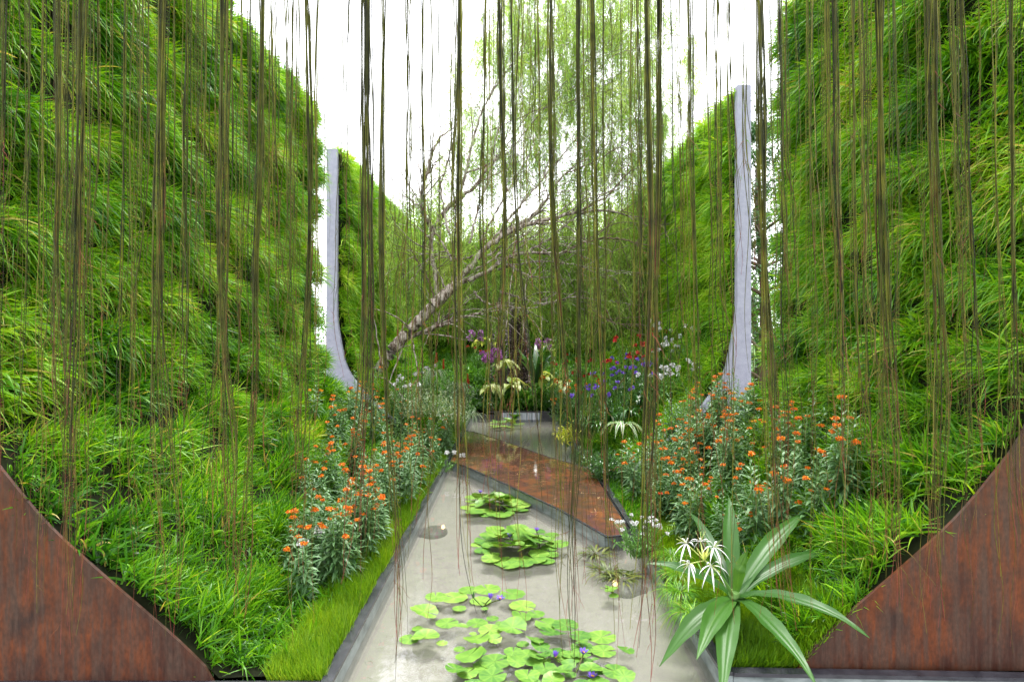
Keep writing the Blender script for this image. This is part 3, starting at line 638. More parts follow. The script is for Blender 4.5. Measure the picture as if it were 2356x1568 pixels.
for x, y, a in ((-1.55, 4.85, .3), (-1.28, 5.0, 2.), (-1.6, 5.2, 4.), (-1.3, 5.4, 1.), (-1.5, 4.55, 3.), (-1.22, 5.3, 5.), (-1.72, 4.8, 2.), (-1.18, 5.8, 4.), (-1.42, 5.1, 5.), (-1.75, 5.5, 1.)): place(mk[int(a)], (x, y, .1), a, .95, 'orange flowered milkweed with narrow grey-green leaves in the left bed', 'orange milkweed in the left bed')

# fine lawn strip between kerb and flowers, and loose tufts through the beds
def strip(name, x0, x1, y0, y1, dens, L, lab, mat, W=.0042, lean=.35, z=None):
    n = int(dens * abs(x1 - x0) * (y1 - y0)); x = U(min(x0, x1), max(x0, x1), n); y = y0 + (y1 - y0) * U(0, 1, n) ** 1.35
    B = np.stack([x, y, gz(x) if z is None else z + 0 * x], -1); D = np.stack([waves(x, y, 8, .4) * .25, waves(x, y, 9, .4) * .25 - .1, np.ones(n)], -1) + U(-lean, lean, (n, 3))
    mb = MB(); blades(mb, B, D, L * U(.6, 1.2, n) * (1 + .2 * waves(x, y, 10, .25)), W * U(.6, 1.3, n), U(.05, .45, n) if W < .008 else U(.2, 1.0, n), np.clip((.5 if W < .008 else .34) + .15 * waves(x, y, 12, .5) + rng.normal(0, .16, n), 0, 1), 4)
    tag(mb.build(name, mat), lab, 'grass', None, 'stuff')
strip('lawn_grass', POOLX0 - .05, -1.36, Y0L + .02, 7.5, 17000, .15, 'short bright lawn grass along the left kerb', M['fine'], .0062)
strip('lawn_grass', POOLX1 + .06, 1.95, Y0R + .02, 6.5, 15000, .15, 'short lawn grass growing behind the right front kerb', M['fine'], .0062)
strip('lawn_grass', POOLX0 - .05, -1.6, 7.5, 15.8, 3500, .15, 'grass at the edge of the far left bed', M['fine'], .008)
strip('lawn_grass', POOLX1 + .06, 1.8, 6.5, 15.8, 3500, .15, 'grass at the edge of the far right bed', M['grass'], .009)

strip('meadow_grass', -1.24, -2.1, Y0L + .2, 6.0, 1700, .27, 'taller grass blades between the lawn strip and the left wall', M['grass'], .0125, .85)
strip('meadow_grass', 1.75, 2.2, Y0R + .2, 6.0, 2200, .26, 'taller grass blades at the foot of the near right wall', M['grass'], .0125, .85)
def tuft(name, cat, n, L, W, up, droop, mat, prof='strap', fold=.1, stem=None):
    r = empty(name); tag(r, 'x', cat); mb = MB(); D = ring(n, up, .4) + U(-.15, .15, (n, 3))
    B = U(-.03, .03, (n, 3)) * (1, 1, 0); leafset(mb, B, D, L * U(.65, 1.1, n), W * U(.7, 1.1, n), droop + U(-.2, .2, n), np.clip(rng.normal(.5, .22, n), 0, 1), 8, fold, prof)
    mb.build('leaves', mat, r); return r
def add_flowers(r, pts, mats, n=8, rad=.03, size=.02, name='flower', stem=True, z0=0):
    for p in pts:
        mb = MB(); florets(mb, p, rad, n, size, (0, 1 if len(mats) > 1 else 0)); mb.build(name, mats, r)
    if stem:
        mb = MB()
        for p in pts: tube(mb, spline([(p[0] * .2, p[1] * .2, z0), (p[0] * .6, p[1] * .6, p[2] * .6), tuple(p)], 8), .004, 4)
        mb.build('stems', M['stem'], r)
def bush(name, cat, R, H, n, L, W, mat, prof='oval'):
    r = empty(name); tag(r, 'x', cat); mb = MB(); st = MB()
    k = max(10, n // 26); a = np.arange(k) * 2.4; q = np.sqrt((np.arange(k) + .5) / k)
    tops = np.stack([R * q * np.cos(a), R * q * np.sin(a), H * np.sqrt(np.clip(1 - (q * .85) ** 2, .05, 1)) * U(.8, 1.05, k)], -1)
    for tp in tops:
        P = spline([(0, 0, 0), tuple(tp * np.array([.5, .5, .45])), tuple(tp)], 9); tube(st, P, np.linspace(.005, .002, 9), 4)
        m = n // k; f = U(.35, 1, m) * 8; i0 = np.minimum(f.astype(int), 7); B = P[i0] + (P[i0 + 1] - P[i0]) * (f - i0)[:, None] + U(-.02, .02, (m, 3))
        leafset(mb, B, U(-1, 1, (m, 3)) + np.array([0, 0, .5]), L * U(.6, 1.1, m), W * U(.7, 1.1, m), U(.1, .6, m), np.clip(rng.normal(.5, .25, m), 0, 1), 4, .1, prof)
    st.build('stems', M['stem'], r); mb.build('leaves', mat, r); return r
def P3(x, y, D): v = at(x, y, D); return v
# grass tufts among flowers
gt = [tuft('grass_clump', 'grass clump', 46, .42, .014, 1.1, .7, M['grass'], 'strap', .08) for _ in range(3)]
for i in range(34):
    y = U(4.4, 8.3); x = U(1.45, 2.3); place(gt[i % 3], (x, y, gz(x)), U(0, 6), U(.8, 1.15), 'arching green grass clump between the milkweeds of the right bed', 'grass clumps in the right bed')
for i in range(14):
    y = U(5, 10); x = -U(1.4, 2.2); place(gt[i % 3], (x, y, gz(x)), U(0, 6), U(.6, .9), 'arching green grass clump between the milkweeds of the left bed', 'grass clumps in the left bed')
for i in range(12):
    y = U(8.6, 12); x = U(1.5, 2.3); place(gt[i % 3], (x, y, gz(x)), U(0, 6), U(1, 1.4), 'arching grass clump beside the purple flowers', 'grass clumps by the purple flowers')
# left far corner: pale shrubs, striped grass, red gingers
ps = [bush('variegated_shrub', 'shrub', .38, .62, 900, .05, .018, M['pale']) for _ in range(2)]
for i, (x, y, D) in enumerate([(955, 930, 10.8), (1000, 925, 10.6), (1045, 940, 10.4), (980, 890, 12), (1030, 895, 12), (1060, 905, 12.4), (930, 900, 11.6)]):
    v = P3(x, y, D); place(ps[i % 2], (v[0], v[1], max(gz(v[0]), v[2] - .35)), i * 1.3, 1, 'small leaved grey white shrub at the left edge by the platform', 'variegated shrubs left of the platform')
vg = tuft('striped_grass', 'ornamental grass', 70, .6, .012, 1.2, 1.1, M['pale'], 'strap', 0)
for i, (x, y, D, l) in enumerate([(1085, 950, 11.6, 'white striped arching grass spilling over the pond edge by the platform'), (1000, 850, 12, 'white striped arching grass beside the red ginger flowers'), (1058, 880, 12.6, 'white striped grass behind the pale shrubs')]):
    v = P3(x, y, D); place(vg, (v[0], v[1], v[2] - .1), i, 1.1, l)
def ginger(n):
    r = tuft('ginger_plant', 'flowering plant', 16, .45, .05, 1.3, .5, M['mid'], 'lance'); 
    for k in range(n):
        c = np.array([U(-.1, .1), U(-.1, .1), U(.5, .65)]); mb = MB(); m = 26; t = np.linspace(0, 1, m); a = np.arange(m) * 2.4
        B = c + np.stack([0 * t, 0 * t, t * .2], -1); leafset(mb, B, np.stack([np.cos(a), np.sin(a), 1.2 + 0 * a], -1), .05 * (1 - .5 * t), .035, .2, .5, 4, .1, 'oval'); mb.build('flower_spike', M['red'], r)
        mb = MB(); tube(mb, spline([(0, 0, 0), tuple(c * [1, 1, .6]), tuple(c)], 8), .008, 5); mb.build('stem', M['stem'], r)
    return r
g = ginger(2)
for i, (x, y, D, l) in enumerate([(1008, 855, 11.8, 'tall red ginger flowers above the pale shrubs'), (1078, 900, 12.6, 'low red ginger among dark leaves near the striped grass'), (925, 785, 12.9, 'red flower beside the leaning trunk')]):
    v = P3(x, y, D); place(g, (v[0], v[1], v[2] - .45), i, .95, l)
# back mound: cream leaved plants, dark rosette, orchids, dark bushes
cr = empty('cream_leaf_plant'); tag(cr, 'x', 'foliage plant'); mb = MB(); n = 15
D_ = np.stack([U(-1, 1, n), U(-1, .15, n), U(.2, 1.5, n)], -1); leafset(mb, U(-.08, .08, (n, 3)) + [0, 0, .06], D_, U(.3, .5, n), U(.10, .16, n), U(.5, 1.2, n), np.clip(rng.normal(.55, .3, n), 0, 1), 8, .12, 'oval'); mb.build('leaves', M['cream'], cr)
for i, (x, y, D, l) in enumerate([(1130, 905, 16.9, 'cream leaved plant hanging over the dark bank left of the waterfall'), (1180, 895, 16.7, 'cream leaved plant directly above the waterfall'), (1245, 880, 17.0, 'cream leaved plant right of the dark rosette'),
      (1120, 800, 18.6, 'cream leaved plant under the orchid by the leaning trunk'), (1262, 815, 18.6, 'tall cream leaved plant beside the orchid right of the trunk'), (1290, 900, 17.2, 'small cream leaved plant at the right of the mound'), (1160, 850, 17.2, 'cream leaves left of the bark covered trunk')]):
    v = P3(x, y, D); place(cr, (v[0], v[1] - .35, v[2] + .08), i * 1.1, U(1.25, 1.6), l)
dr = tuft('dark_strap_plant', 'foliage plant', 26, 1.5, .12, 2.0, .45, M['dark'], 'strap', .12)
v = P3(1232, 880, 16.2); place(dr, v, 0, 1.15, 'large dark green strap leaved rosette in front of the bark covered trunk')
v = P3(1190, 930, 16.8); place(dr, v, 2, .6, 'smaller dark strap leaved plant left of the big rosette')
cs = tuft('broad_leaf_plant', 'foliage plant', 7, .5, .13, 1.4, .5, M['mid'], 'oval', .1); v = P3(1215, 962, 16.1); place(cs, (v[0] - .35, 15.85, .02), 0, .95, 'pale green broad leaved water plant standing in front of the waterfall')
def orchid():
    r = tuft('orchid', 'orchid', 9, .4, .05, 1.1, .6, M['mid'], 'strap'); pts = []
    for k in range(2):
        for j in range(5): pts.append(np.array([.12 * (k * 2 - 1) + U(-.06, .06), U(-.06, .06), .55 + .055 * j]))
    add_flowers(r, pts, [M['orchid'], M['orchid']], 8, .055, .065); return r
oc = orchid()
for i, (x, y, D, l) in enumerate([(1094, 773, 17.6, 'purple orchid spray standing highest left of the chip covered trunk'), (1120, 822, 16.9, 'purple orchid spray low on the left, nearest the pale shrubs'), (1142, 815, 17.2, 'purple orchid spray directly left of the trunk'), (1250, 793, 17.4, 'purple orchid spray right of the trunk above the rosette')]):
    v = P3(x, y, D); place(oc, (v[0], v[1], v[2] - .65), i, 1, l)
db = [bush('dark_shrub', 'shrub', .42, .55, 700, .06, .028, M['dark']) for _ in range(2)]
for i, (x, y, D, l) in enumerate([(1125, 965, 16.2, 'dark fern-like shrub left of the waterfall'), (1270, 965, 16.3, 'dark shrub right of the waterfall'), (1100, 930, 16.8, 'dark shrub at the left corner of the far pond'), (1310, 940, 15.6, 'dark shrub at the right corner of the far pond'), (1160, 935, 16.9, 'dark shrub behind the waterfall ledge'), (1240, 940, 17, 'dark shrub below the strap leaved rosette'), (1320, 990, 12.5, 'dark shrub beside the yellow leaved croton')]):
    v = P3(x, y, D); place(db[i % 2], (v[0], v[1], max(.1, v[2] - .1)), i, 1.0, l)
# mound filler flowers
def small_flower(name, mats, leafm, nf, H, label=None, size=.025, leafn=420, rad=.02):
    r = bush(name, 'flowering plant', .3, H, leafn, .08, .016, leafm, 'lance'); pts = [np.array([U(-.28, .28), U(-.28, .28), H * U(.9, 1.25)]) for _ in range(nf)]
    add_flowers(r, pts, mats, 4, rad, size); return r
nn = 5200; x = U(-2.9, 2.9, nn); y = U(16.25, 20.9, nn); B = np.stack([x, y, mound(x, y)], -1); k = 5
B = np.repeat(B, k, 0) + U(-.07, .07, (nn * k, 3)) + np.array([0, 0, .08]); mb = MB()
leafset(mb, B, U(-1, 1, B.shape) + np.array([0, -.3, .9]), U(.12, .34, len(B)), U(.025, .06, len(B)), U(.2, .8, len(B)), np.clip(rng.normal(.45, .25, len(B)), 0, 1), 4, .1)
tag(mb.build('ground_cover', M['mid']), 'dense mixed green ground cover on the mound behind the pond', 'ground cover', None, 'stuff')
rf = small_flower('red_flower_plant', [M['coral'], M['red']], M['mid'], 5, .5, size=.04, rad=.03)
of = small_flower('orange_flower_plant', [M['orange'], M['amber']], M['mid'], 6, .5, size=.035)
pf = small_flower('purple_flower_plant', [M['purple'], M['violet']], M['dark'], 6, .6, size=.03)
wfp = small_flower('white_flower_plant', [M['white'], M['white']], M['mid'], 7, .55, size=.04)
pk = small_flower('pink_orchid', [M['pinkw'], M['white']], M['mid'], 8, .8, size=.05)
def many(proto, lst, lab, grp):
    for i, (x, y, D) in enumerate(lst):
        v = P3(x, y, D); gx = max(gz(v[0]), .1); place(proto, (v[0], v[1], max(gx, v[2] - .55)), i * 1.7, U(.9, 1.15), lab, grp)
many(rf, [(1450, 790, 11.5), (1475, 810, 11), (1425, 830, 11.4), (1330, 830, 14.5), (1345, 855, 13.5), (1300, 835, 15.5), (1500, 770, 12), (1100, 800, 17)], 'red flowered plant among the leaves right of the mound', 'red flowered plants')
many(of, [(1300, 880, 13.5), (1320, 900, 12.8), (1350, 880, 12.5), (1290, 920, 13.8), (1270, 870, 16)], 'orange dotted plant beside the right of the far pond', 'orange flowered plants by the far pond')
many(pf, [(1400, 870, 10.8), (1430, 850, 10.6), (1455, 880, 10.2), (1380, 900, 10.8), (1420, 910, 10), (1480, 860, 10.2), (1440, 835, 11.3), (1500, 850, 10.4), (1360, 930, 10.4)], 'purple flowered plant with dark narrow leaves right of the pond', 'purple flowered plants')
many(wfp, [(1525, 800, 11.3), (1560, 785, 11), (1590, 800, 10.6), (1505, 870, 10), (1540, 850, 10), (1530, 760, 12), (1575, 840, 9.8)], 'white flowered plant against the far right grass wall', 'white flowered plants by the right wall')
many(pk, [(1370, 730, 14), (1400, 750, 13.8), (1330, 760, 15), (1290, 775, 16.5), (1420, 720, 13.5)], 'pale pink orchid spray in the shade of the tree', 'pale pink orchids')
many(wfp, [(975, 860, 12.4), (940, 880, 11.2)], 'white flowered plant above the left bed by the leaning trunk', 'white flowered plants by the trunk')
sl = tuft('strap_leaf_plant', 'foliage plant', 26, .6, .045, 1.4, .8, M['dark'], 'strap')
for i, (x, y, D) in enumerate([(1400, 940, 9.8), (1380, 960, 9.6), (1450, 930, 9.6), (1470, 900, 9.8), (1350, 950, 10.2)]):
    v = P3(x, y, D); place(sl, (v[0], v[1], max(gz(v[0]), v[2] - .2)), i, 1, 'dark strap leaved plant under the purple flowers', 'strap leaved plants')
# white striped agave-like plant
r = empty('striped_plant', P3(1432, 985, 8.8)); tag(r, 'white and green striped arching plant beside the dark bush', 'foliage plant')
mb = MB(); n = 18; Dd = ring(n, 1.0, .5)
for off, w_, m_ in ((0, .05, 0), (.002, .024, 1)):
    leafset(mb, np.zeros((n, 3)) + [0, 0, off], Dd, .58 + 0 * Dd[:, 0], w_, 1.0, .9 if m_ == 0 else .5, 9, 0 if 1 else .1, 'strap', mat=m_)
mb.build('leaves', [M['pale'], M['mid']], r)
cb = bush('croton', 'shrub', .22, .42, 260, .11, .03, M['yellow'], 'oval'); v = P3(1292, 1010, 11.2); place(cb, (1.0, 11.2, .1), 0, 1.1, 'yellow green leaved croton at the right edge of the far pond')
bb = bush('dark_bush', 'shrub', .40, .5, 1500, .05, .024, M['dark']); v = P3(1372, 1085, 8.2)
place(bb, (1.28, 8.5, .05), 0, 1.0, 'dense dark green bush overhanging the corner of the platform')
place(bb, (1.12, 9.6, .05), 2, .7, 'small dark bush behind the dense one at the platform edge')
# overhanging plants at the right pond edge
an = small_flower('white_flower_plant', [M['white'], M['white']], M['mid'], 26, .35, size=.022, leafn=500, rad=.015)
place(an, (1.12, 5.55, .08), 0, .8, 'tiny white flowered plant at the tip of the rusty platform')
wp = tuft('water_plant', 'water plant', 60, .34, .016, .9, .7, M['olive'], 'lance'); 
for i, (x, y, D, l) in enumerate([(1395, 1300, 5.45, 'olive green water plant standing in the pond right of the lily pads'), (1430, 1290, 5.3, 'olive water plant nearest the tip of the platform'), (1370, 1270, 5.9, 'olive water plant behind the others under the platform edge')]):
    v = P3(x, y, D); place(wp, (v[0], v[1], -.05), i, 1.1, l)
fe = tuft('feathery_plant', 'foliage plant', 200, .42, .006, .8, .9, M['grass'], 'lance', 0)
for i, (x, y) in enumerate([(1.22, 4.55), (1.3, 4.9), (1.2, 4.2), (1.35, 5.3)]): place(fe, (x, y, .16), i, .9, 'fine feathery green plant spilling over the right kerb by the lily', 'feathery plants at the right kerb')
wl = small_flower('white_flower_plant', [M['white'], M['white']], M['mid'], 4, .3, size=.05, leafn=120); place(wl, (-1.72, 5.0, .2), 0, .8, 'white flowered plant alone in the grass left of the milkweeds')
wl2 = place(wl, (-.98, 9.3, .05), 1, .8, 'small white flowers hanging at the left end of the platform')

# ------------------------------------------------------------------ crinum lily
CB = np.array([1.42, 4.0, .36]); cl = empty('crinum_lily', (1.42, 4.02, .1)); tag(cl, 'big crinum lily with broad strap leaves and spidery white flowers', 'lily')
def S3(x, y, D): return np.array([(x - 1500) * D / 1833., D, HC - (y - 998) * D / 1833.])
CL = [((2134, 1455), 4.5, .085, .15, .5), ((2362, 1500), 4.55, .10, .2, .55), ((2465, 1617), 4.3, .08, .25, .3), ((2547, 1868), 3.35, .085, .3, .35), ((2392, 2010), 3.15, .09, .25, .45),
      ((2110, 2060), 3.25, .10, .22, .6), ((2040, 1931), 3.45, .105, .2, .75), ((1931, 1952), 3.65, .095, .22, .6), ((1888, 1652), 4.1, .075, .2, .35), ((2190, 1612), 3.95, .06, .12, .95), ((2020, 1500), 4.9, .07, .2, .3)]
for (px, D, w_, arch, ti) in CL:
    tip = S3(*px, D); mid = (CB + tip) / 2 + np.array([0, 0, arch * .75]); t = np.linspace(0, 1, 22)[:, None]
    P = CB * (1 - t) ** 2 + 2 * t * (1 - t) * mid + t ** 2 * tip; P[:, :2] += .006 * np.sin(np.linspace(0, 9, 22))[:, None]
    x = np.linspace(0, 1, 22); W = 1.25 * w_ * np.clip(np.minimum(.45 + 1.4 * x, (1 - x) ** .8 * 1.9), .03, 1)
    td = norm(np.gradient(P, axis=0)); side = norm(np.cross(td, np.array([0, -.35, 1.0])))
    nm = norm(np.cross(side, td)); nm *= np.where(nm[:, 2:] < 0, -1, 1)
    mb = MB(); cols = []
    for u_, dn in ((-1, .0), (-.55, .10), (-.12, .16), (0, .11), (.12, .16), (.55, .10), (1, .0)):
        cols.append(P + side * (W / 2 * u_)[:, None] - nm * (W * dn)[:, None] + (nm * (.004 * np.sin(x * 30 + u_ * 2))[:, None] if abs(u_) == 1 else 0))
    V = np.stack(cols, 1); idx = np.arange(22 * 7).reshape(22, 7)
    mb.add(V, np.stack([idx[:-1, :-1], idx[:-1, 1:], idx[1:, 1:], idx[1:, :-1]], -1), np.tile(ti * .75 + np.array([0, .04, 0, .14, .06, -.04, 0]), 22), np.repeat(x, 7))
    child_at(mb.build('leaf', M['crinum']), cl)
mb = MB(); tube(mb, spline([(1.42, 4.03, .08), (1.42, 4.02, .25), (1.42, 4.0, .40)], 8), np.linspace(.055, .035, 8), 10); child_at(mb.build('stem', leaf_mat('lily_stem', [(0, (.12, .25, .06)), (1, (.2, .34, .1))], .5, 0)), cl)
FC = S3(2064, 1640, 3.8); mb = MB(); tube(mb, spline([tuple(CB), tuple((CB + FC) / 2 + [.02, 0, .01]), tuple(FC)], 10), .011, 8); child_at(mb.build('flower_stalk', M['stem']), cl)
for (px, D) in (((2010, 1590), 3.75), ((2092, 1600), 3.7), ((2084, 1655), 3.65), ((2020, 1650), 3.75), ((2052, 1585), 3.9)):
    c = S3(*px, D); fl = MB(); ft = MB(); n = 7; a = np.arange(n) * 6.283 / n + U(0, 1)
    ax = norm(c - FC + np.array([0, -.03, .0])); e1 = norm(np.cross(ax, [0, 0, 1])); e2 = np.cross(ax, e1)
    D_ = e1[None] * np.cos(a)[:, None] + e2[None] * np.sin(a)[:, None] + ax * .5
    leafset(fl, np.tile(c, (n, 1)), D_, .11 * U(.85, 1.1, n), .011, .75, .5, 9, .1, 'strap'); tube(ft, spline([tuple(FC), tuple((FC + c) / 2), tuple(c)], 6), .0035, 5)
    m_ = 6; D2 = norm(ax[None] + U(-.5, .5, (m_, 3))); tube(ft, np.stack([np.tile(c, (m_, 1)), c + D2 * .035, c + D2 * .07], 1), .0012, 3)
    f_ = child_at(fl.build('flower', M['white']), cl); g_ = ft.build('flower_tube', M['cream']); g_.parent = f_
mb = MB(); leafset(mb, np.tile(FC, (8, 1)), ring(8, 1.6), .10, .016, .1, .5, 5, .1); child_at(mb.build('buds', M['cream']), cl)

# ------------------------------------------------------------------ water lilies
def pad(mb_parent, c, r, tilt, seed, curl, tint):
    k, rg = 30, 5; th = np.linspace(.10, 2 * math.pi - .10, k) + seed; rr = np.linspace(.04, 1, rg)
    R = rr[:, None] * r * (1 + .035 * np.sin(th * 9 + seed)[None] * rr[:, None] ** 3); X = R * np.cos(th); Y = R * np.sin(th)
    Z = curl * r * rr[:, None] ** 3 * (.4 + .6 * np.sin(th * 2 + seed)[None]) + .02 * r * np.sin(th * 11)[None] * rr[:, None] ** 2
    V = np.stack([X, Y, Z], -1).reshape(-1, 3); ax, ay = tilt
    V[:, 2] += V[:, 0] * ax + V[:, 1] * ay; V[:, 2] -= min(0, V[:, 2].min())
    V += np.array([c[0], c[1], c[2] - .003]); idx = np.arange(k * rg).reshape(rg, k)
    mb = MB(); vein = .22 * (np.sin(th * 10) > .72)[None] + 0 * rr[:, None]; ctr = .15 * (1 - rr)[:, None] ** 2 + .12 * (rr[:, None] > .95) + .10 * np.sin(th * 3 + seed * 5)[None]
    mb.add(V, np.stack([idx[:-1, :-1], idx[:-1, 1:], idx[1:, 1:], idx[1:, :-1]], -1), np.clip(tint + vein + ctr, 0, 1).ravel(), np.repeat(rr, k))
    return child_at(mb.build('lily_pad', M['pad']), mb_parent)
def lily_flower(root, c, base, open_=1.0):
    fl = MB(); n = 14; a = np.arange(n) * 2.4; up = np.where(np.arange(n) % 2, 1.1, .7) / open_
    leafset(fl, np.tile(c, (n, 1)), np.stack([np.cos(a), np.sin(a), up], -1), .045, .014, .0, .5, 5, .1)
    f_ = child_at(fl.build('flower', M['purple']), root)
    mb = MB(); tube(mb, spline([tuple(base), tuple((np.array(base) + c) / 2 + np.array([.01, 0, .02])), tuple(c)], 8), .0045, 5); child_at(mb.build('flower_stem', M['olive']), root)
    mb = MB(); florets(mb, c + np.array([0, 0, .012]), .008, 6, .008, (0, 0)); g_ = mb.build('stamens', M['gold']); g_.parent = f_
def Z4(x, y): return S3(1150 + x / 3.141, 1600 + y / 3.141, 1)
def pads_from(root, lst, tint0):
    for i, (zx, zy, zr) in enumerate(lst):
        sx, sy = 1150 + zx / 3.141, 1600 + zy / 3.141; D = 1833 * 1.985 / (sy - 998); X = (sx - 1500) * D / 1833; r = zr / 3.141 * D / 1833 * 1.14
        up = U(0, 1) < .35
        pad(root, (X, D, .008 + .0022 * (i % 9) + (.02 if up else 0)), r * 1.03, (U(-.26, .26), U(-.3, .15)) if up else (U(-.015, .015), U(-.015, .015)), U(0, 6.28), .20 if up else .035, np.clip(tint0 + U(-.22, .22), 0, 1))
wA = empty('water_lily', (-.25, 4.7, 0)); tag(wA, 'water lily with the two open purple flowers, pads at the front left', 'water lily')
pads_from(wA, [(400,450,85),(570,460,105),(700,395,80),(870,390,105),(810,500,85),(1105,440,100),(1195,550,105),(405,555,55),(290,655,110),(500,690,90),(230,745,45),(155,845,80),(305,855,110),(455,885,45),(615,570,55),(780,710,85),(900,775,95),(1100,785,115),(770,890,105),(930,875,65),(615,935,45),(640,765,50),(920,660,50),(985,705,35),(740,805,30),(850,575,30),(1320,630,70),(1190,660,80)], .62)
b0 = S3(1415, 1795, 4.75); b0[2] = -.02
for (zx, zy, o_) in ((900, 480, .5), (992, 490, 1.2)):
    lily_flower(wA, S3(1150 + zx / 3.141, 1600 + zy / 3.141, 4.6), b0, o_)
for (zx, zy) in ((745, 470), (860, 620)):
    c = S3(1150 + zx / 3.141, 1600 + zy / 3.141, 4.65); mb = MB(); tube(mb, spline([tuple(b0), tuple((b0 + c) / 2 + [-.01, 0, .01]), tuple(c)], 8), .004, 5); tube(mb, [tuple(c), tuple(c + [0, 0, .02]), tuple(c + [0, 0, .045])], [.006, .011, .002], 6); child_at(mb.build('bud', M['dark']), wA)
wB = empty('water_lily', (.3, 4.1, 0)); tag(wB, 'water lily with crowded darker pads nearest the bottom of the pond', 'water lily')
pads_from(wB, [(1430,700,105),(710,1045,115),(940,1050,125),(1110,960,75),(1200,895,50),(1310,905,75),(1480,865,110),(1590,730,105),(1730,830,85),(1920,820,115),(1520,970,80),(1600,1000,80),(1745,915,50),(1940,960,100),(1240,1000,90),(1140,1100,75),(1290,1060,80),(1400,1130,95),(1890,1130,60),(1865,1060,30),(2050,1140,110),(590,1180,90),(690,1160,85),(920,1190,110),(1240,1230,100),(1560,1200,80),(1800,1060,40),(1400,1030,50),(2130,1230,60),(1620,1110,60),(1480,1260,90),(1750,1270,80),(1080,1290,80)], .42)
b1 = S3(1680, 1990, 3.75); b1[2] = -.02
ex = []
for _ in range(34): ex.append((U(640, 2150), U(900, 1400), U(45, 105)))
pads_from(wB, [e for e in ex if e[1] > 900 + max(0, (900 - e[0]) * .5)], .35)
lily_flower(wB, S3(1709, 1915, 3.9), b1, .8); lily_flower(wB, S3(1735, 1985, 3.7), b1, 1.0); lily_flower(wB, S3(1627, 1925, 3.9), b1, .4)
def lily_cluster(cx, cy, rx, ry, n, lab, tint0, fl, r_=.085):
    D0 = F0 * 2 / (cy - 784); root = empty('water_lily', ((cx - 1178) * D0 / F0, D0, 0)); tag(root, lab, 'water lily')
    for i in range(n):
        a = i * 2.4; q = math.sqrt((i + .4) / n); x = cx + rx * q * math.cos(a); y = cy + ry * q * math.sin(a); D = F0 * 1.98 / (y - 784)
        r = r_ * U(.6, 1.15) * (1.15 - .2 * q); inner = q < .6
        pad(root, ((x - 1178) * D / F0, D, .008 + .0021 * (i % 9) + (U(.02, .05) if inner else 0)), r, (U(-.45, .45), U(-.5, .2)) if inner else (U(-.06, .06), U(-.06, .06)), U(0, 6.28), .25 if inner else .06, np.clip(tint0 + U(-.25, .25), 0, 1))
    for (x, y) in fl:
        c = at(x, y, D0 - .05); c[2] = max(c[2], .10); lily_flower(root, c, (c[0] + .03, D0 + .02, -.01), .7)
lily_cluster(1192, 1255, 100, 46, 42, 'heaped water lily pads in the middle of the pond, two purple buds', .52, [(1235, 1222), (1172, 1250)], .105)
lily_cluster(1142, 1160, 74, 27, 36, 'water lily pads beside the edge of the rusty platform', .58, [(1105, 1134)], .105)
lily_cluster(1165, 975, 40, 8, 16, 'small far water lily pads in front of the waterfall', .7, [], .12)
lily_cluster(1400, 1362, 22, 8, 4, 'few small pads near the olive water plants', .5, [], .05)

# ------------------------------------------------------------------ hanging aerial roots
def root_bundle(path, D, wpx, ns, rad, label, group=None, fray=.62, tips=14, seed=None, tintc=.35, endspread=2.6):
    P = np.array([at(x, y, D) for x, y in path]); P[0, 2] += .75; base = spline(P, 60)
    o = empty('aerial_root', tuple(base[0])) if False else None
    mb = MB(); t = np.linspace(0, 1, 60); Rb = wpx * D / F0 / 2
    wid = np.interp(t, [0, fray, 1], [.85, 1.0, endspread])
    base[:, 0] += (waves(t * 3.0, t * 0, int(rng.integers(1e6)), .8) * .006 * D) * t
    wid = wid * (1 + .28 * waves(t * 5, t * 0, int(rng.integers(1e6)), .7))
    a = U(0, 6.28, ns); rr = np.sqrt(U(0, 1, ns)) * Rb; tw_ = U(-4, 4, ns)
    Q = np.zeros((ns, 60, 3))
    ends = 1 - np.where(np.arange(ns) == 0, 0, U(0, 1, ns) ** 1.6 * .42)
    al = np.zeros((ns, 60))
    for i in range(ns):
        ti = t * ends[i]; c = np.stack([np.interp(ti, t, base[:, j]) for j in range(3)], -1); wv = np.interp(ti, t, wid)
        ph = a[i] + tw_[i] * ti + .5 * np.sin(ti * U(8, 18) + U(0, 6)); c[:, 0] += rr[i] * wv * np.cos(ph); c[:, 1] += rr[i] * wv * np.sin(ph)
        am = (.0016 + .010 * np.clip((ti - fray) / (1 - fray), 0, 1)) * D / 2
        for k_ in range(3):
            f_ = U(10, 34); c[:, 0] += am * np.sin(f_ * ti + U(0, 6)) / (1 + k_); c[:, 1] += am * np.sin(f_ * ti + U(0, 6)) / (1 + k_)
        Q[i] = c; al[i] = np.linspace(0, 1, 60) * (.86 if U(0, 1) < .4 else 1.0)
    R = rad * U(.6, 1.25, (ns, 1)) * np.interp(np.linspace(0, 1, 60), [0, .8, 1], [1, .85, .35])[None]
    tube(mb, Q, R, 4, np.clip(rng.normal(tintc, .22, ns), 0, 1), al, cap=False)
    if tips:   # reddish side rootlets low down
        k = tips; i = rng.integers(0, ns, k); j = rng.integers(42, 58, k); B = Q[i, j]; d = norm(U(-1, 1, (k, 3)) * [1, 1, .5] + np.array([0, 0, -1.])); L = U(.02, .075, k)[:, None, None]
        s_ = np.linspace(0, 1, 7)[None, :, None]; W_ = B[:, None] + d[:, None] * L * s_ + np.array([0, 0, -.4]) * L * s_ ** 2 + np.cumsum(rng.normal(0, .0035, (k, 7, 3)), 1)
        tube(mb, W_, rad * .6 * np.linspace(1, .4, 7)[None], 3, .6, np.full((k, 7), .93) + U(-.12, .07, (k, 1)), cap=False)
    o = mb.build('aerial_root', M['root']); tag(o, label, 'hanging root', group); return o
TOP = -60
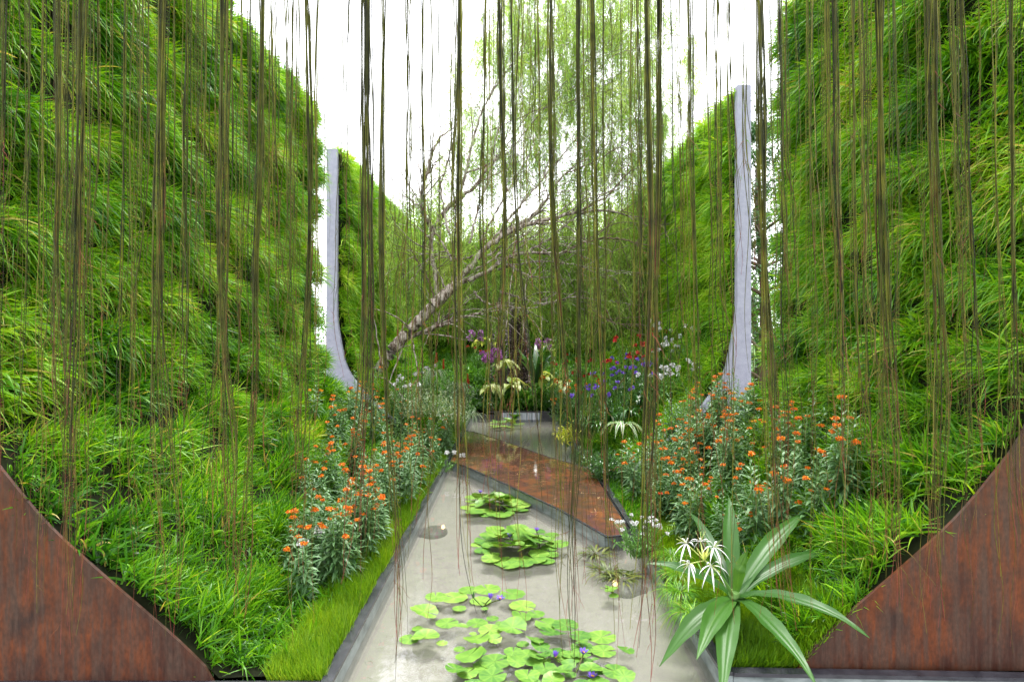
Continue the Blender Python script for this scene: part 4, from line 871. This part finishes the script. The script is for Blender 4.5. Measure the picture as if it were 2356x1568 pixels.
THICK = [
 ([(14, TOP), (4, 400), (-6, 800), (20, 1150)], 1.6, 14, 9, 'dark root cord hanging at the extreme left edge'),
 ([(205, TOP), (188, 300), (168, 750), (158, 1150), (150, 1490)], 1.5, 17, 22, 'thick fuzzy root cord left of the other thick ones, ending over the rusty panel'),
 ([(135, TOP), (130, 500), (132, 900), (140, 1250)], 1.9, 11, 12, 'loose olive root bundle beside the thick fuzzy cord on the left'),
 ([(378, TOP), (368, 400), (362, 800), (378, 1100), (392, 1460)], 1.45, 20, 26, 'thickest dark cord crossing the left grass wall'),
 ([(435, TOP), (425, 600), (412, 900), (418, 1100)], 2.0, 9, 9, 'thin bundle just right of the thickest left cord'),
 ([(515, TOP), (508, 500), (512, 900), (540, 1380)], 1.75, 12, 14, 'cord in front of the middle of the left grass wall'),
 ([(612, TOP), (596, 400), (580, 850), (560, 1200), (552, 1430)], 1.8, 11, 12, 'dark cord leaning left across the crest of the left grass wall'),
 ([(705, TOP), (708, 350), (704, 800), (712, 1330)], 2.0, 15, 15, 'stringy bundle in front of the far end of the near left wall'),
 ([(836, TOP), (838, 300), (846, 640), (848, 800), (836, 1080), (815, 1330)], 1.55, 19, 26, 'very thick black cord right of the left concrete slab'),
 ([(885, TOP), (880, 500), (886, 900), (898, 1250), (912, 1590)], 1.8, 9, 9, 'long cord ending low over the left pond kerb'),
 ([(970, TOP), (975, 500), (968, 1000), (960, 1200)], 2.4, 7, 6, 'slender bundle left of the leaning tree branches'),
 ([(1060, TOP), (1058, 400), (1064, 800), (1060, 1100), (1070, 1280), (1096, 1400)], 1.6, 15, 18, 'thick cord over the pond, its tip splitting beside the lily pads'),
 ([(1118, TOP), (1110, 500), (1124, 900), (1118, 1150)], 2.3, 8, 7, 'thin bundle right of the cord over the pond'),
 ([(1150, TOP), (1152, 500), (1148, 800), (1160, 1150)], 2.1, 9, 10, 'dark strand bundle in front of the bark covered trunk'),
 ([(1160, TOP), (1188, 400), (1210, 750), (1232, 960), (1262, 1180)], 2.0, 6, 5, 'slanting strand leaning right above the rusty platform'),
 ([(1262, TOP), (1268, 400), (1290, 800), (1296, 1150), (1310, 1500)], 1.9, 11, 12, 'cord hanging over the middle lily pads, ending low'),
 ([(1326, TOP), (1334, 500), (1326, 900), (1318, 1200), (1330, 1560)], 1.9, 11, 13, 'cord with reddish tips over the right lily pads'),
 ([(1350, TOP), (1372, 450), (1386, 850), (1395, 1150), (1420, 1540)], 2.0, 9, 9, 'cord leaning right toward the olive water plants'),
 ([(1488, TOP), (1491, 500), (1486, 900), (1478, 1300), (1450, 1500)], 1.6, 14, 17, 'dark cord in front of the purple flowers'),
 ([(1520, TOP), (1517, 500), (1508, 900), (1490, 1250), (1500, 1580)], 1.7, 13, 16, 'olive cord close beside the dark one in front of the purple flowers'),
 ([(1578, TOP), (1596, 500), (1600, 900), (1604, 1330)], 1.9, 9, 9, 'cord above the white crinum flowers'),
 ([(1738, TOP), (1752, 300), (1770, 800), (1778, 1150), (1790, 1440)], 1.45, 19, 24, 'thick cord right of the tall concrete slab in the gap'),
 ([(1900, TOP), (1925, 350), (1944, 800), (1950, 1080)], 1.8, 11, 13, 'cord in front of the right grass wall, nearest the gap cord'),
 ([(2012, TOP), (2028, 400), (2042, 850), (2046, 1150), (2040, 1400)], 1.4, 19, 28, 'thickest dark cord crossing the right grass wall'),
 ([(2130, TOP), (2148, 350), (2160, 850), (2160, 1200), (2150, 1420)], 1.5, 19, 24, 'fuzzy olive cord second from the right edge'),
 ([(2200, TOP), (2228, 400), (2246, 750), (2256, 1120)], 2.0, 9, 9, 'slanting cord reaching the edge of the right rusty panel'),
 ([(2330, TOP), (2325, 500), (2330, 900), (2345, 1250)], 1.9, 10, 12, 'root bundle at the extreme right edge'),
]
for pth, D, wpx, ns, lab in THICK: root_bundle(pth, D, wpx * 1.15, int(ns * 1.05), .00085 * D, lab, None, .66, 16)
def thin(x, D, yend, lean, grp, lab, ns):
    pth = [(x, TOP), (x + lean * .4 + U(-5, 5), 400), (x + lean * .8 + U(-6, 6), yend * .62), (x + lean + U(-14, 14), yend)]
    root_bundle(pth, D, U(5, 15) if ns > 1 else 1, ns, U(.0005, .00078) * D, lab, grp, .6, 7 if U(0, 1) < .6 else 0, tintc=.45)
for i in range(250):
    u = U(0, 1)
    if u < .42: x = U(0, 740); yend = U(900, 1500); g, l = 'thin roots before the left wall', 'thin brown aerial root strands hanging in front of the left grass wall'
    elif u < .70: x = U(745, 1720); yend = U(850, 1480); g, l = 'thin roots before the pond and sky', 'thin brown aerial root strands hanging between the two concrete slabs'
    else: x = U(1730, 2356); yend = U(950, 1500); g, l = 'thin roots before the right wall', 'thin brown aerial root strands hanging in front of the right grass wall'
    if U(0, 1) < .2: yend = U(600, 900)
    thin(x, U(1.9, 3.2), yend, (x - 1150) * .03 + 8, g, l, int(rng.choice([1, 1, 2, 2, 3, 3, 4])))
print('done')
